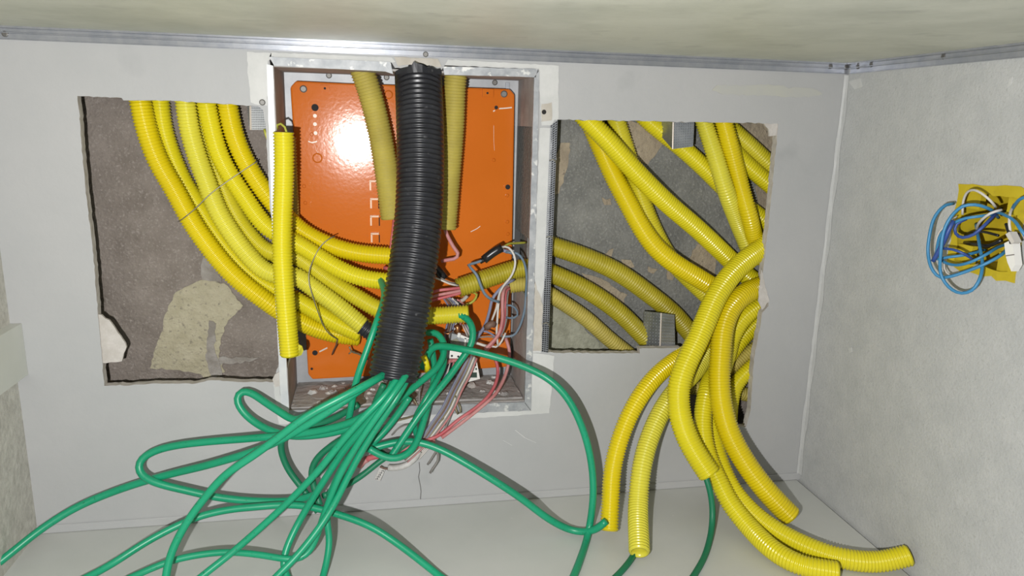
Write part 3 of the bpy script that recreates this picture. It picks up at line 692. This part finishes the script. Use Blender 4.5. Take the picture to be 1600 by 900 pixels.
# ================================================================== TIE WIRES ON THE BUNDLE
wire('tie_wire', [(402,252,.022),(385,263,.018),(360,280,.014),(330,302,.010),(305,326,.010),(288,340,.014),(279,346,.03)], 1.7, M_tie, 'thin steel tie wire across the left bundle above the loose conduit', 'tie wire')
wire('tie_wire', [(523,369,.035),(513,374,.030),(500,386,.026),(490,405,.020),(483,425,.012),(483,442,.008),(490,467,.008),(498,490,.016),(505,508,.026),(515,522,.036),(527,530,.05)], 1.8, M_tie, 'thin steel tie wire looped over the bundle inside the box', 'tie wire')
wire('wire', [(527,530,.05),(525,540,.06),(521,548,.07),(519,554,.08)], 2.2, M_brown, 'short brown wire end below the left bundle')
wire('wire', [(546,542,.06),(550,550,.065),(558,552,.07),(566,556,.075),(576,562,.07)], 2.6, M_ol, 'forked dark wire stub on the lower orange plate')
wire('wire', [(545,553,.065),(550,549,.065),(556,551,.07)], 2.2, M_ol, 'tiny branch beside the forked dark wire stub')

# ================================================================== GREEN CABLES
GG = 'green cables'
def G(pts, label, w_=11.5, m_=None):
    return wire('green_cable', pts, w_, m_ or M_green, label, 'cable', GG, k=10)
G([(632,520,-.100),(618,560,-.114),(602,584,-.135),(585,594,-.160),(542,617,-.178),(480,650,-.185),(437,682,-.185),(400,709,-.185),(352,742,-.185),(319,779,-.185),(290,819,-.19),(268,863,-.20),(259,900,-.21),(256,935,-.22)], 'front green cable arching from the duct to the bottom edge left', 12.5)
G([(628,520,-.090),(612,560,-.108),(596,586,-.128),(575,600,-.140),(530,632,-.142),(480,664,-.138),(437,688,-.130),(400,704,-.115),(327,726,-.085),(250,745,-.060),(175,769,-.050),(115,795,-.058),(60,830,-.075),(20,862,-.095),(-30,905,-.125)], 'green cable reaching furthest left across the wall and off the picture', 12.5)
G([(640,525,-.105),(630,560,-.116),(618,590,-.130),(600,625,-.135),(560,655,-.125),(500,673,-.105),(437,681,-.085),(380,686,-.072),(327,690,-.060),(270,697,-.050),(238,706,-.046),(216,721,-.050),(218,740,-.056),(240,753,-.062),(290,766,-.066),(340,777,-.07),(400,783,-.075),(460,782,-.085),(495,772,-.10)], 'green cable making the long flat hairpin loop on the left wall', 12)
G([(624,520,-.085),(610,560,-.100),(592,590,-.112),(566,605,-.112),(520,627,-.100),(480,648,-.090),(462,658,-.080),(440,645,-.066),(415,629,-.050),(392,613,-.040),(376,609,-.038),(368,620,-.042),(378,642,-.048),(398,660,-.056),(425,674,-.070),(455,681,-.085),(492,680,-.10),(535,672,-.11),(575,655,-.115),(605,632,-.115)], 'green cable with the small narrow loop below the left opening', 12)
G([(594,436,.026),(598,446,.000),(601,462,-.030),(596,482,-.060),(589,502,-.085),(572,551,-.100),(564,572,-.105),(555,602,-.108),(548,640,-.108),(542,668,-.106),(530,700,-.10),(512,722,-.095),(494,742,-.09)], 'green cable coming out of the fifth conduit beside the black duct', 11)
G([(640,530,-.110),(632,570,-.120),(622,590,-.140),(600,620,-.160),(565,655,-.165),(530,695,-.165),(495,738,-.160),(437,797,-.155),(363,863,-.165),(316,900,-.18),(280,930,-.19)], 'green cable running straight from the duct to the bottom edge', 11.5)
G([(645,535,-.105),(637,570,-.118),(627,588,-.136),(610,616,-.150),(570,665,-.152),(540,700,-.150),(512,742,-.145),(473,805,-.14),(452,846,-.155),(442,880,-.17),(450,905,-.18),(470,940,-.19)], 'green cable curling at the bottom edge below the strands', 11.5)
G([(648,540,-.112),(640,575,-.124),(632,590,-.146),(615,615,-.162),(582,660,-.168),(552,705,-.168),(528,748,-.165),(505,808,-.16),(488,855,-.165),(474,872,-.17),(452,874,-.17),(400,866,-.16),(345,863,-.155),(272,875,-.16),(217,897,-.17),(180,915,-.175)], 'green cable turning back left in a low flat curve on the floor panel', 10.5)
G([(650,545,-.098),(642,575,-.108),(636,592,-.126),(622,618,-.142),(590,665,-.146),(562,710,-.15),(540,752,-.155),(521,790,-.16),(492,834,-.175),(459,874,-.19),(433,900,-.20),(410,925,-.21)], 'green cable at the right side of the bunch leaving the bottom edge', 11.5)
G([(655,540,-.100),(646,575,-.104),(632,600,-.116),(605,640,-.125),(575,690,-.13),(545,740,-.125),(520,778,-.125),(510,806,-.13),(515,841,-.15),(510,880,-.17),(502,910,-.18)], 'green cable dropping vertically at the bottom left of centre', 10.5)
G([(110,915,-.16),(145,898,-.155),(180,878,-.15),(235,843,-.13),(308,808,-.11),(360,796,-.105),(400,792,-.105),(440,789,-.105),(473,790,-.11),(516,800,-.12),(578,822,-.14),(625,852,-.16),(687,900,-.185),(720,925,-.195)], 'green cable forming a wide low arch over the floor panel', 11)
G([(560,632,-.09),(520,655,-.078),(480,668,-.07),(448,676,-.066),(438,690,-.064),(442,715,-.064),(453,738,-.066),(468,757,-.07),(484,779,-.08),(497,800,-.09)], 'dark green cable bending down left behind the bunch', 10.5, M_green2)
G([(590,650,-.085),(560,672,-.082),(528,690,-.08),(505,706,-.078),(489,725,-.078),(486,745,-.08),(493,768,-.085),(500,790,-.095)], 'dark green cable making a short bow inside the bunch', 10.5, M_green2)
G([(640,620,-.06),(612,660,-.06),(585,690,-.064),(562,706,-.066),(590,698,-.064),(625,690,-.062),(655,691,-.062),(690,703,-.072),(750,737,-.092),(812,777,-.108),(859,812,-.118),(894,829,-.122),(919,831,-.134),(937,824,-.145),(947,814,-.148)], 'green cable swinging right into the mouth of the leftmost hanging conduit', 11.5)
G([(660,575,.010),(668,556,.004),(676,541,.000),(695,541,-.010),(730,547,-.030),(775,558,-.046),(820,573,-.066),(860,594,-.086),(887,622,-.098),(905,656,-.108),(917,690,-.114),(925,730,-.120),(927,775,-.130),(919,834,-.135),(903,884,-.165),(885,930,-.19)], 'green cable making the great arc right and down to the bottom edge', 11.5)
G([(700,491,.012),(722,492,.004),(736,504,-.010),(740,522,-.020),(736,540,-.026),(715,570,-.034),(704,586,-.040),(680,615,-.052),(655,648,-.062),(630,685,-.070),(610,715,-.076)], 'green cable leaving the bright yellow conduit end and dropping left', 11)
G([(668,520,.020),(680,518,.010),(692,530,.000),(695,548,-.012),(687,570,-.026),(655,598,-.048),(617,630,-.075),(585,665,-.09),(555,700,-.10),(530,740,-.105),(515,775,-.11)], 'green cable looping out right of the duct and back down left', 11)
G([(672,530,.030),(675,545,.024),(678,570,.010),(677,602,-.010),(667,640,-.040),(655,680,-.064),(645,702,-.080),(630,714,-.088),(608,717,-.090),(588,708,-.088),(575,700,-.086)], 'green cable falling beside the duct into the hook shaped loop', 11)
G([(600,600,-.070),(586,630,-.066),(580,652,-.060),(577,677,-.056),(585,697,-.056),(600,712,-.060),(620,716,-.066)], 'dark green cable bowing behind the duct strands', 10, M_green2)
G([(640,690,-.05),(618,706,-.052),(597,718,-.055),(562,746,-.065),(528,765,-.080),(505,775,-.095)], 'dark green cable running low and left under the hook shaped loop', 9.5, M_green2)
G([(655,690,-.045),(646,660,-.050),(656,640,-.052),(672,612,-.046),(690,580,-.020),(696,560,.000),(690,545,.010)], 'green cable doubled beside the hook shaped loop', 9.5)
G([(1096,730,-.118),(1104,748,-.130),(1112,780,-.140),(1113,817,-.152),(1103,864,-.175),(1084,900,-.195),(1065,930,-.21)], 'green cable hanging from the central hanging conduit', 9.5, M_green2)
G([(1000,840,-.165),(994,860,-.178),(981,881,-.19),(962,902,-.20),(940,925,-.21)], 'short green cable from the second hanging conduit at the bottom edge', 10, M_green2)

settle()
# ================================================================== SMALL WIRES IN AND BELOW THE BOX
GW = 'thin wires in and below the box'
def W(pts, w_, m_, label): return wire('wire', pts, w_, m_, label, 'wire', GW, k=8, floor=False)
W([(617,340,.05),(615,360,.05),(612,384,.05),(610,420,.05)], 7, M_red, 'red wire beside the duct below the left top conduit')
W([(620,415,.06),(608,420,.062),(600,418,.066)], 6, M_red, 'red wire end between two left bundle conduits')
W([(694,355,.05),(699,368,.045),(708,385,.042),(716,398,.04),(711,404,.04),(700,406,.042),(690,408,.046)], 6, M_pink, 'thick red wire folded in a triangle right of the duct')
for i, (dy, m_) in enumerate(((0, M_red), (6, M_pink), (11, M_red))):
    W([(735,447+dy*.6,.036),(716,450+dy*.8,.034),(700,452+dy,.030),(684,454+dy*1.2,.03),(672,458+dy*1.2,.034)], 5, m_, ('upper', 'middle', 'lower')[i]+' red wire leaving the middle box conduit towards the duct')
W([(716,446,.034),(704,444,.03),(690,438,.03),(680,434,.034)], 3, M_wh, 'white wire above the red ones at the conduit mouth')
W([(712,443,.036),(700,440,.034),(688,434,.034)], 2.4, M_gr, 'grey wire above the red ones at the conduit mouth')
bt = W([(660,405,.06),(672,412,.052),(686,425,.048),(694,436,.046)], 15, M_tape, 'black taped cable end behind the duct')
spl = empty('taped_splice', 'black taped wire splice in front of the box right side', 'splice')
wire('tape', [(756,406,.022),(762,401,.021),(770,395,.020),(778,390,.020),(784,387,.020)], 14, M_tape, parent=spl, k=12)
wire('tape_tail', [(750,409,.024),(757,405,.022),(763,401,.021)], 8, M_tape, parent=spl)
W([(785,387,.02),(795,381,.03),(806,380,.045),(822,379,.06)], 3.5, M_yg, 'yellow green wire from the splice to the box side')
W([(784,386,.018),(793,386,.012),(801,394,.006),(805,407,.004),(803,422,.004),(797,434,.006),(787,446,.012),(780,460,.018),(776,480,.022),(768,502,.026)], 3.6, M_wh, 'white wire looping right from the taped splice')
W([(784,391,.02),(797,394,.02),(804,397,.024)], 6, M_lav, 'short thick dusty blue wire at the taped splice')
W([(790,394,.018),(808,396,.012),(818,408,.010),(823,430,.010),(822,455,.012),(820,482,.014),(812,510,.022),(802,524,.030),(784,526,.034)], 4.2, M_blue, 'long blue grey wire bowing along the box right side')
W([(756,406,.022),(742,411,.020),(732,414,.018),(736,419,.014),(745,430,.008),(751,446,.006),(758,460,.008),(768,468,.012),(780,472,.018)], 4.6, M_blue, 'blue grey wire draped over the middle box conduit')
W([(803,437,.030),(790,444,.022),(778,455,.018),(769,468,.018),(765,485,.02),(758,508,.024),(748,524,.03),(742,534,.034)], 5, M_lav, 'dusty blue wire running down left of the red strands')
W([(791,477,.02),(801,478,.018),(808,486,.018),(808,494,.02),(800,497,.024),(790,496,.028)], 3.4, M_blue, 'small blue wire loop against the box right side')
W([(796,447,.055),(790,449,.040),(786,458,.026),(785,480,.02),(785,500,.02),(779,522,.02),(768,536,.018),(757,546,.016)], 5.5, M_pink, 'faded red strand falling from the lowest box conduit')
W([(798,450,.055),(791,455,.042),(789,475,.03),(788,498,.028),(783,518,.026),(772,534,.024),(760,548,.02)], 4.5, M_red, 'red strand falling beside the faded one')
W([(796,446,.05),(783,452,.03),(779,475,.022),(777,500,.02),(776,520,.022),(778,540,.026)], 3.4, M_wh, 'white strand falling between the red ones')
W([(795,452,.05),(792,470,.034),(792,492,.03),(788,512,.03),(782,526,.03)], 3.6, M_gr, 'grey strand right of the red ones')
W([(790,528,.05),(794,540,.046),(796,550,.044),(795,565,.04),(790,585,.03),(782,603,.012),(772,618,-.004),(752,636,-.016),(722,660,-.026),(690,684,-.034)], 5.5, M_pink, 'right one of two faded red wires curving down below the box')
W([(752,548,.05),(765,552,.048),(774,562,.044),(778,580,.034),(774,600,.016),(762,620,-.002),(742,638,-.014),(716,656,-.024),(686,680,-.032),(660,690,-.036)], 5.5, M_red, 'left one of two faded red wires curving down below the box')
W([(740,535,.03),(748,537,.028),(757,540,.026),(762,541,.026)], 4.4, M_wh, 'short white wire end over the orange plate')
W([(790,520,.03),(782,536,.028),(776,542,.026),(768,541,.026)], 3.2, M_wh, 'thin curved white wire end under the red strands')
W([(778,530,.03),(765,520,.036),(752,517,.038),(742,522,.036)], 3.4, M_lav, 'dusty blue wire arching left under the brown knot')
W([(735,528,.04),(750,527,.036),(765,526,.034),(775,528,.03)], 2.6, M_gr, 'grey wire lying level over the orange plate')
kn = W([(760,512,.02),(764,508,.016),(768,506,.016),(772,507,.02)], 11, M_brown, 'dark brown wire nut on the hanging wires')
# tangle left of them, behind the duct
random.seed(3)
cols = [M_lav, M_gr, M_brown, M_lav, M_ol, M_wh, M_gr, M_pink]
nm = ['dusty blue', 'grey', 'brown', 'pale violet', 'olive', 'white', 'dark grey', 'faded pink']
# diagonal ribbon of wires below the box
for i in range(8):
    o_ = (i-3.5)*2.5
    W([(738+o_*.8,556+abs(o_)*.4,.03),(726+o_,585,.022),(712+o_,612,.004),(699+o_*1.1,640,-.012),(684+o_*1.2,662,-.022),(668+o_,684,-.03),(650+o_*.8,703,-.03),(632+o_*.5,718+o_*.4,-.028)], 3.4, cols[i], nm[i]+' wire in the diagonal ribbon below the box')
W([(640,612,.01),(645,622,.006),(652,633,.0),(653,645,-.004),(640,652,-.014),(625,656,-.022),(610,661,-.026)], 3.2, M_ol, 'olive bare wire pointing left below the duct mouth')
W([(625,608,.01),(627,616,.008),(638,622,.004),(650,632,.0)], 2.6, M_brown, 'thin brown wire curl behind the duct mouth')
W([(656,605,.01),(655,620,.006),(655,640,.0)], 3, M_gr, 'dark wire standing straight below the duct mouth')
W([(645,662,-.01),(630,665,-.018),(620,671,-.024),(612,680,-.026)], 2.6, M_gr, 'thin grey wire hook left of the ribbon')
W([(712,618,.0),(711,632,-.006),(714,645,-.012),(718,648,-.014),(720,640,-.012),(716,630,-.008)], 4, M_ol, 'olive hooked wire end at the bottom rim of the box')
W([(709,638,-.008),(700,648,-.014),(692,655,-.02),(686,660,-.024)], 2.8, M_ol, 'olive wire crossing the ribbon')
W([(708,641,-.01),(702,655,-.018),(696,668,-.024),(693,678,-.026)], 3.2, M_gr, 'grey wire dropping from the hooked end')
W([(668,674,-.02),(678,677,-.024),(690,679,-.028),(700,677,-.03)], 2.4, M_tape, 'dark binding wire round the red and blue bunch')
W([(684,700,-.03),(679,709,-.03),(672,720,-.03),(668,726,-.03)], 3.2, M_gr, 'left prong of the grey wire pair under the arc')
W([(680,700,-.03),(684,708,-.03),(684,720,-.032),(676,732,-.034),(672,739,-.034)], 3.8, M_gr, 'right prong of the grey wire pair under the arc')
# taped end of the bunch
bun = empty('taped_bunch', 'bunch of old wires bound with white tape below the box', 'wire bunch')
wire('white_tape', [(655,705,-.024),(646,718,-.024),(634,727,-.024),(618,731,-.024),(606,731,-.024)], 10, M_tag, parent=bun, k=10)
wire('red_sleeve', [(680,690,-.03),(664,693,-.03),(648,698,-.03),(630,702,-.03),(612,709,-.028)], 10, M_pink, parent=bun, k=10)
wire('red_sleeve', [(596,712,-.028),(582,714,-.026),(570,719,-.024)], 9, M_red, parent=bun, k=10)
wire('clear_sleeve', [(574,717,-.024),(566,722,-.022),(561,729,-.022)], 11, M_pink, parent=bun, k=10)
wire('bare_core', [(610,730,-.022),(603,733,-.02),(594,729,-.02)], 3, M_brown, parent=bun)
for q in range(3): wire('white_core', [(664+q*3,700,-.02),(656+q*3,709,-.02),(648+q*3,718,-.02)], 2.2, M_wh, parent=bun)
# paper marker flag with dark print
fg = empty('wire_marker', 'small white marker flag with dark print under the taped bunch', 'marker')
def quad(name, pix, Y, m_, par, th_=.0004):
    V = [P(px, py, Y) for px, py in pix]; n = len(V); V += [v+np.array((0,th_,0)) for v in V]
    return mk(name, V, [tuple(range(n))[::-1], tuple(range(n, 2*n))]+[(i,(i+1)%n,n+(i+1)%n,n+i) for i in range(n)], m_, par)
quad('flag', [(602,733),(594,752),(585,749),(593,731)], -.014, M_tag, fg)
for k_ in range(5):
    x = 600.2-k_*2.2; y = 735.5+k_*3.1
    quad('letter', [(x-2.6,y-.6),(x-1.8,y+1.6),(x-.6,y+1.2),(x-1.2,y-.9)], -.0145, M_tape, fg); quad('letter', [(x-4.6,y+.2),(x-3.9,y+1.4),(x-3.0,y+1.0),(x-3.6,y-.2)], -.0145, M_tape, fg)
# small terminal blocks behind the green cables
tb = empty('terminal_block', 'white slotted terminal block with dark windows right of the duct', 'terminal block')
fr = [(736,561),(744,559),(750,592),(724,599)]
quad('frame', fr, .045, M_plas, tb, .02)
for (x0, y0, x1, y1) in ((738,563,740,567),(742,562,744,566),(735,571,740,578),(742,569,744,572),(743,575,745,578),(735,582,745,590),(727,584,733,590)):
    quad('window', [(x0,y0),(x1,y0),(x1+.4,y1),(x0-.4,y1)], .0445, M_dkgreen, tb)
sb = empty('connector_plate', 'small white connector plate with two screws right of the duct', 'connector')
quad('plate', [(703,547),(724,552),(720,560),(702,560)], .030, M_plas, sb, .012)
for px, py in ((706,556),(716,557)): disc('screw', P(px, py, .030), (0,-1,0), .0018, .0006, M_tape, sb)
quad('base', [(696,546),(702,547),(701,560),(696,560)], .032, M_galv_d, sb, .012)
cb = empty('relay_block', 'small dark block with white ribs under the bright yellow conduit end', 'electrical part')
quad('body', [(706,521),(734,528),(728,541),(704,536)], .050, M_galv_d, cb, .02)
quad('cover', [(705,532),(714,529),(722,538),(705,535)], .0485, M_pat_g, cb, .004)
for (a, b, c_, d_) in (((716,520),(720,521),(718,528),(714,526)), ((720,523),(734,529),(733,532),(719,527)), ((726,528),(729,529),(728,541),(725,540)), ((731,530),(734,531),(732,541),(730,541))):
    quad('rib', [a, b, c_, d_], .0475, M_plas, cb, .004)
for i in range(7):
    o_ = i*2.0
    W([(722+o_*.9,507,.056),(725+o_,514,.05),(729+o_,522,.05),(731+o_*.9,528,.055)], 1.6, (M_wh, M_gr, M_wh, M_lav, M_wh, M_gr, M_lav)[i], ('first', 'second', 'third', 'fourth', 'fifth', 'sixth', 'seventh')[i]+' fine strand from left under the bright yellow conduit end')
for i, m_ in enumerate((M_lav, M_brown, M_gr, M_lav, M_wh, M_tape, M_pink)):
    W([(690+i*4,462+i,.05),(697+i*4,472,.054),(703+i*4,484,.06),(700+i*3.5,500,.066),(696+i*3.4,520,.07),(694+i*3.2,545,.066),(690+i*3,570,.05),(686+i*2.4,596,.03)], 3.0, m_, ('violet', 'brown', 'grey', 'pale blue', 'white', 'black', 'pink')[i]+' wire of the tangle passing behind the bright yellow conduit end')
W([(706,562,.03),(700,566,.028),(690,572,.03),(683,585,.03),(688,600,.02)], 6, M_pink, 'faded red wire curling below the connector plate')
W([(720,563,.034),(708,563,.03),(696,566,.03)], 6, M_pink, 'short faded red wire along the connector plate')
W([(697,515,.045),(693,520,.04),(700,522,.038),(706,517,.04)], 2.6, M_copper, 'copper wire loop under the bright yellow conduit')
W([(712,508,.045),(716,514,.042),(712,519,.045)], 8, M_copper, 'brown copper lug under the bright yellow conduit end')
W([(735,455,.05),(745,460,.055),(738,472,.06),(722,478,.062)], 4, M_yg, 'green wire arching below the middle box conduit')
W([(730,462,.05),(722,470,.055),(708,474,.058)], 6, M_beige, 'tan wire below the middle box conduit')
wire('wire', [(662,556,-.02),(666,566,-.024),(668,574,-.024),(667,580,-.02)], 9, M_y[0], 'short bright yellow wire sleeve beside the duct mouth')

# ================================================================== WALL BOX WITH BLUE WIRES ON THE RIGHT WALL
wb = empty('wall_box', 'mustard yellow recessed wall box full of loose wires', 'junction box')
jd = .075
def jbox(name, lo, hi, m_=M_pvcbox): return box(name, lo, hi, m_, wb)
jbox('back_panel', (XR+jd, jy0, jz0), (XR+jd+.003, jy1, jz1))
jbox('side_panel', (XR-.001, jy0, jz0), (XR+jd, jy0+.003, jz1)); jbox('side_panel', (XR-.001, jy1-.003, jz0), (XR+jd, jy1, jz1))
jbox('side_panel', (XR-.001, jy0, jz0), (XR+jd, jy1, jz0+.003)); jbox('side_panel', (XR-.001, jy0, jz1-.003), (XR+jd, jy1, jz1))
def ring(pts, a): return [(y+random.uniform(-a, a), z+random.uniform(-a, a)) for y, z in pts]
def rloop(y0, z0, y1, z1, n=9):
    L_ = [(y0+(y1-y0)*i/n, z0) for i in range(n)]+[(y1, z0+(z1-z0)*i/n) for i in range(n)]+[(y1-(y1-y0)*i/n, z1) for i in range(n)]+[(y0, z1-(z1-z0)*i/n) for i in range(n)]
    return L_
slab('flange', [ring(rloop(jy0-.004, jz0-.004, jy1+.004, jz1+.004), .0028), ring(rloop(jy0+.007, jz0+.007, jy1-.007, jz1-.007), .0015)], lambda v: (XR-.0016, v[0], v[1]), (1,0,0), .0014, M_pvcbox, wb)
ym, zm = (jy0+jy1)/2, (jz0+jz1)/2
for sy in (-1, 1):
    for sz in (-1, 1):
        y0 = ym+sy*(jy1-jy0)*.5; z0 = zm+sz*(jz1-jz0)*.5; y1 = y0-sy*.028; z1 = z0-sz*.028
        jbox('ear', (XR+.004, min(y0,y1), min(z0,z1)), (XR+.012, max(y0,y1), max(z0,z1)))
for dy, dz in ((-.25,.2),(.2,.25),(0,-.25)):
    disc('knockout', np.array((XR+jd, ym+dy*(jy1-jy0), zm+dz*(jz1-jz0))), (-1,0,0), .017, .002, M_pvcbox, wb, 18)
GJ = 'loose wires in the wall box'
def JW(pts, w_, m_, label):
    C = [PX(px, py, XR-o_) for px, py, o_ in pts]
    return wire('wire', None, w_, m_, label, 'wire', GJ, world=C, k=8)
JW([(1490,318,.02),(1475,322,.035),(1460,340,.045),(1452,370,.05),(1450,395,.05),(1456,420,.05),(1468,433,.045),(1485,432,.04),(1510,424,.03),(1540,412,.02),(1565,398,.005),(1575,385,-.02)], 5, M_bright, 'blue wire making the outermost left loop')
JW([(1560,340,-.02),(1545,326,.02),(1525,320,.035),(1505,322,.045),(1488,336,.05),(1475,360,.055),(1470,395,.055),(1470,428,.05),(1482,448,.045),(1500,458,.04),(1518,454,.035),(1530,438,.03),(1535,415,.02),(1530,380,.005),(1525,350,-.02)], 5, M_bright, 'blue wire with the lowest hanging loop')
JW([(1570,330,-.03),(1550,335,.01),(1530,338,.03),(1505,342,.04),(1480,355,.045),(1468,370,.045),(1463,395,.04),(1460,405,.04),(1480,402,.035),(1510,398,.02),(1540,390,-.01)], 4.6, M_bright, 'blue wire crossing the box face in a flat loop')
JW([(1565,325,-.02),(1550,340,.015),(1535,355,.03),(1520,367,.035),(1502,371,.04),(1492,362,.04),(1495,350,.04),(1510,342,.03)], 5, M_navy, 'dark blue wire with a tight bend in the wall box')
JW([(1490,345,.045),(1482,360,.05),(1476,375,.05),(1465,395,.05),(1458,408,.05)], 7, M_navy, 'dark blue wires lying along the left loops')
JW([(1470,388,.045),(1490,390,.04),(1505,396,.035),(1520,405,.02)], 4.4, M_navy, 'short dark blue wire across the lower loops')
JW([(1580,380,-.03),(1560,386,.0),(1540,398,.025),(1515,410,.035),(1490,414,.035),(1470,405,.035),(1468,385,.035)], 4.8, M_bright, 'blue wire bow low in the wall box')
JW([(1555,330,.01),(1570,336,.02),(1585,345,.025),(1597,362,.03),(1612,380,.02)], 5, M_bright, 'blue wire running off right from the wall box')
JW([(1580,330,.0),(1587,318,.02),(1596,310,.03),(1615,305,.03)], 5, M_bright, 'blue wire leaving the wall box at its upper right')
JW([(1504,335,.02),(1505,315,.025),(1511,301,.03),(1522,297,.035),(1535,303,.035),(1548,314,.03),(1556,324,.015)], 3.8, M_wh, 'white wire arching over the wall box top')
JW([(1565,328,.02),(1550,332,.03),(1538,340,.03),(1530,348,.025),(1526,358,.0)], 4.2, M_wh, 'short white wire over the dark blue bend')
JW([(1584,320,.0),(1578,335,.02),(1577,350,.025),(1580,368,.02)], 4, M_wh, 'white wire dropping at the right of the wall box')
JW([(1462,385,.03),(1466,365,.032),(1480,350,.03),(1495,338,.02)], 2.6, M_wh, 'thin white wire inside the outer blue loop')
JW([(1474,405,.03),(1478,425,.032),(1492,432,.03),(1512,424,.025),(1528,412,.01)], 2.6, M_wh, 'thin white wire in the lower left loop')
JW([(1500,378,-.02),(1520,381,-.005),(1545,384,.0),(1565,375,.0)], 6, M_tape, 'black wire across the middle of the wall box')
JW([(1505,395,-.03),(1500,380,-.02),(1512,365,-.01),(1535,362,.0),(1560,368,.005)], 4, M_tape, 'black wire curling behind the blue loops')
JW([(1590,365,.005),(1589,385,.01),(1586,402,.01)], 7, M_tape, 'black wire at the right edge of the wall box')
JW([(1572,350,.02),(1577,366,.026),(1580,380,.03)], 5, M_tape, 'black wire entering the white switch module')
md = empty('switch_module', 'small white switch module hanging at the wall box edge', 'switch')
def jq(name, pix, off, m_, th_):
    V = [PX(px, py, XR-off) for px, py in pix]; n = len(V); V += [v+np.array((th_,0,0)) for v in V]
    return mk(name, V, [tuple(range(n)), tuple(range(n, 2*n))[::-1]]+[(i,n+i,n+(i+1)%n,(i+1)%n) for i in range(n)], m_, md)
jq('body', [(1569,380),(1582,374),(1584,398),(1586,414),(1580,424),(1574,410),(1571,398)], .026, M_plas, .010)
jq('rocker', [(1571,366),(1577,362),(1585,378),(1580,381)], .034, M_wh, .01)
jq('seam', [(1571,399),(1584,397),(1584,398.6),(1571,400.6)], .0265, M_gr, .001)
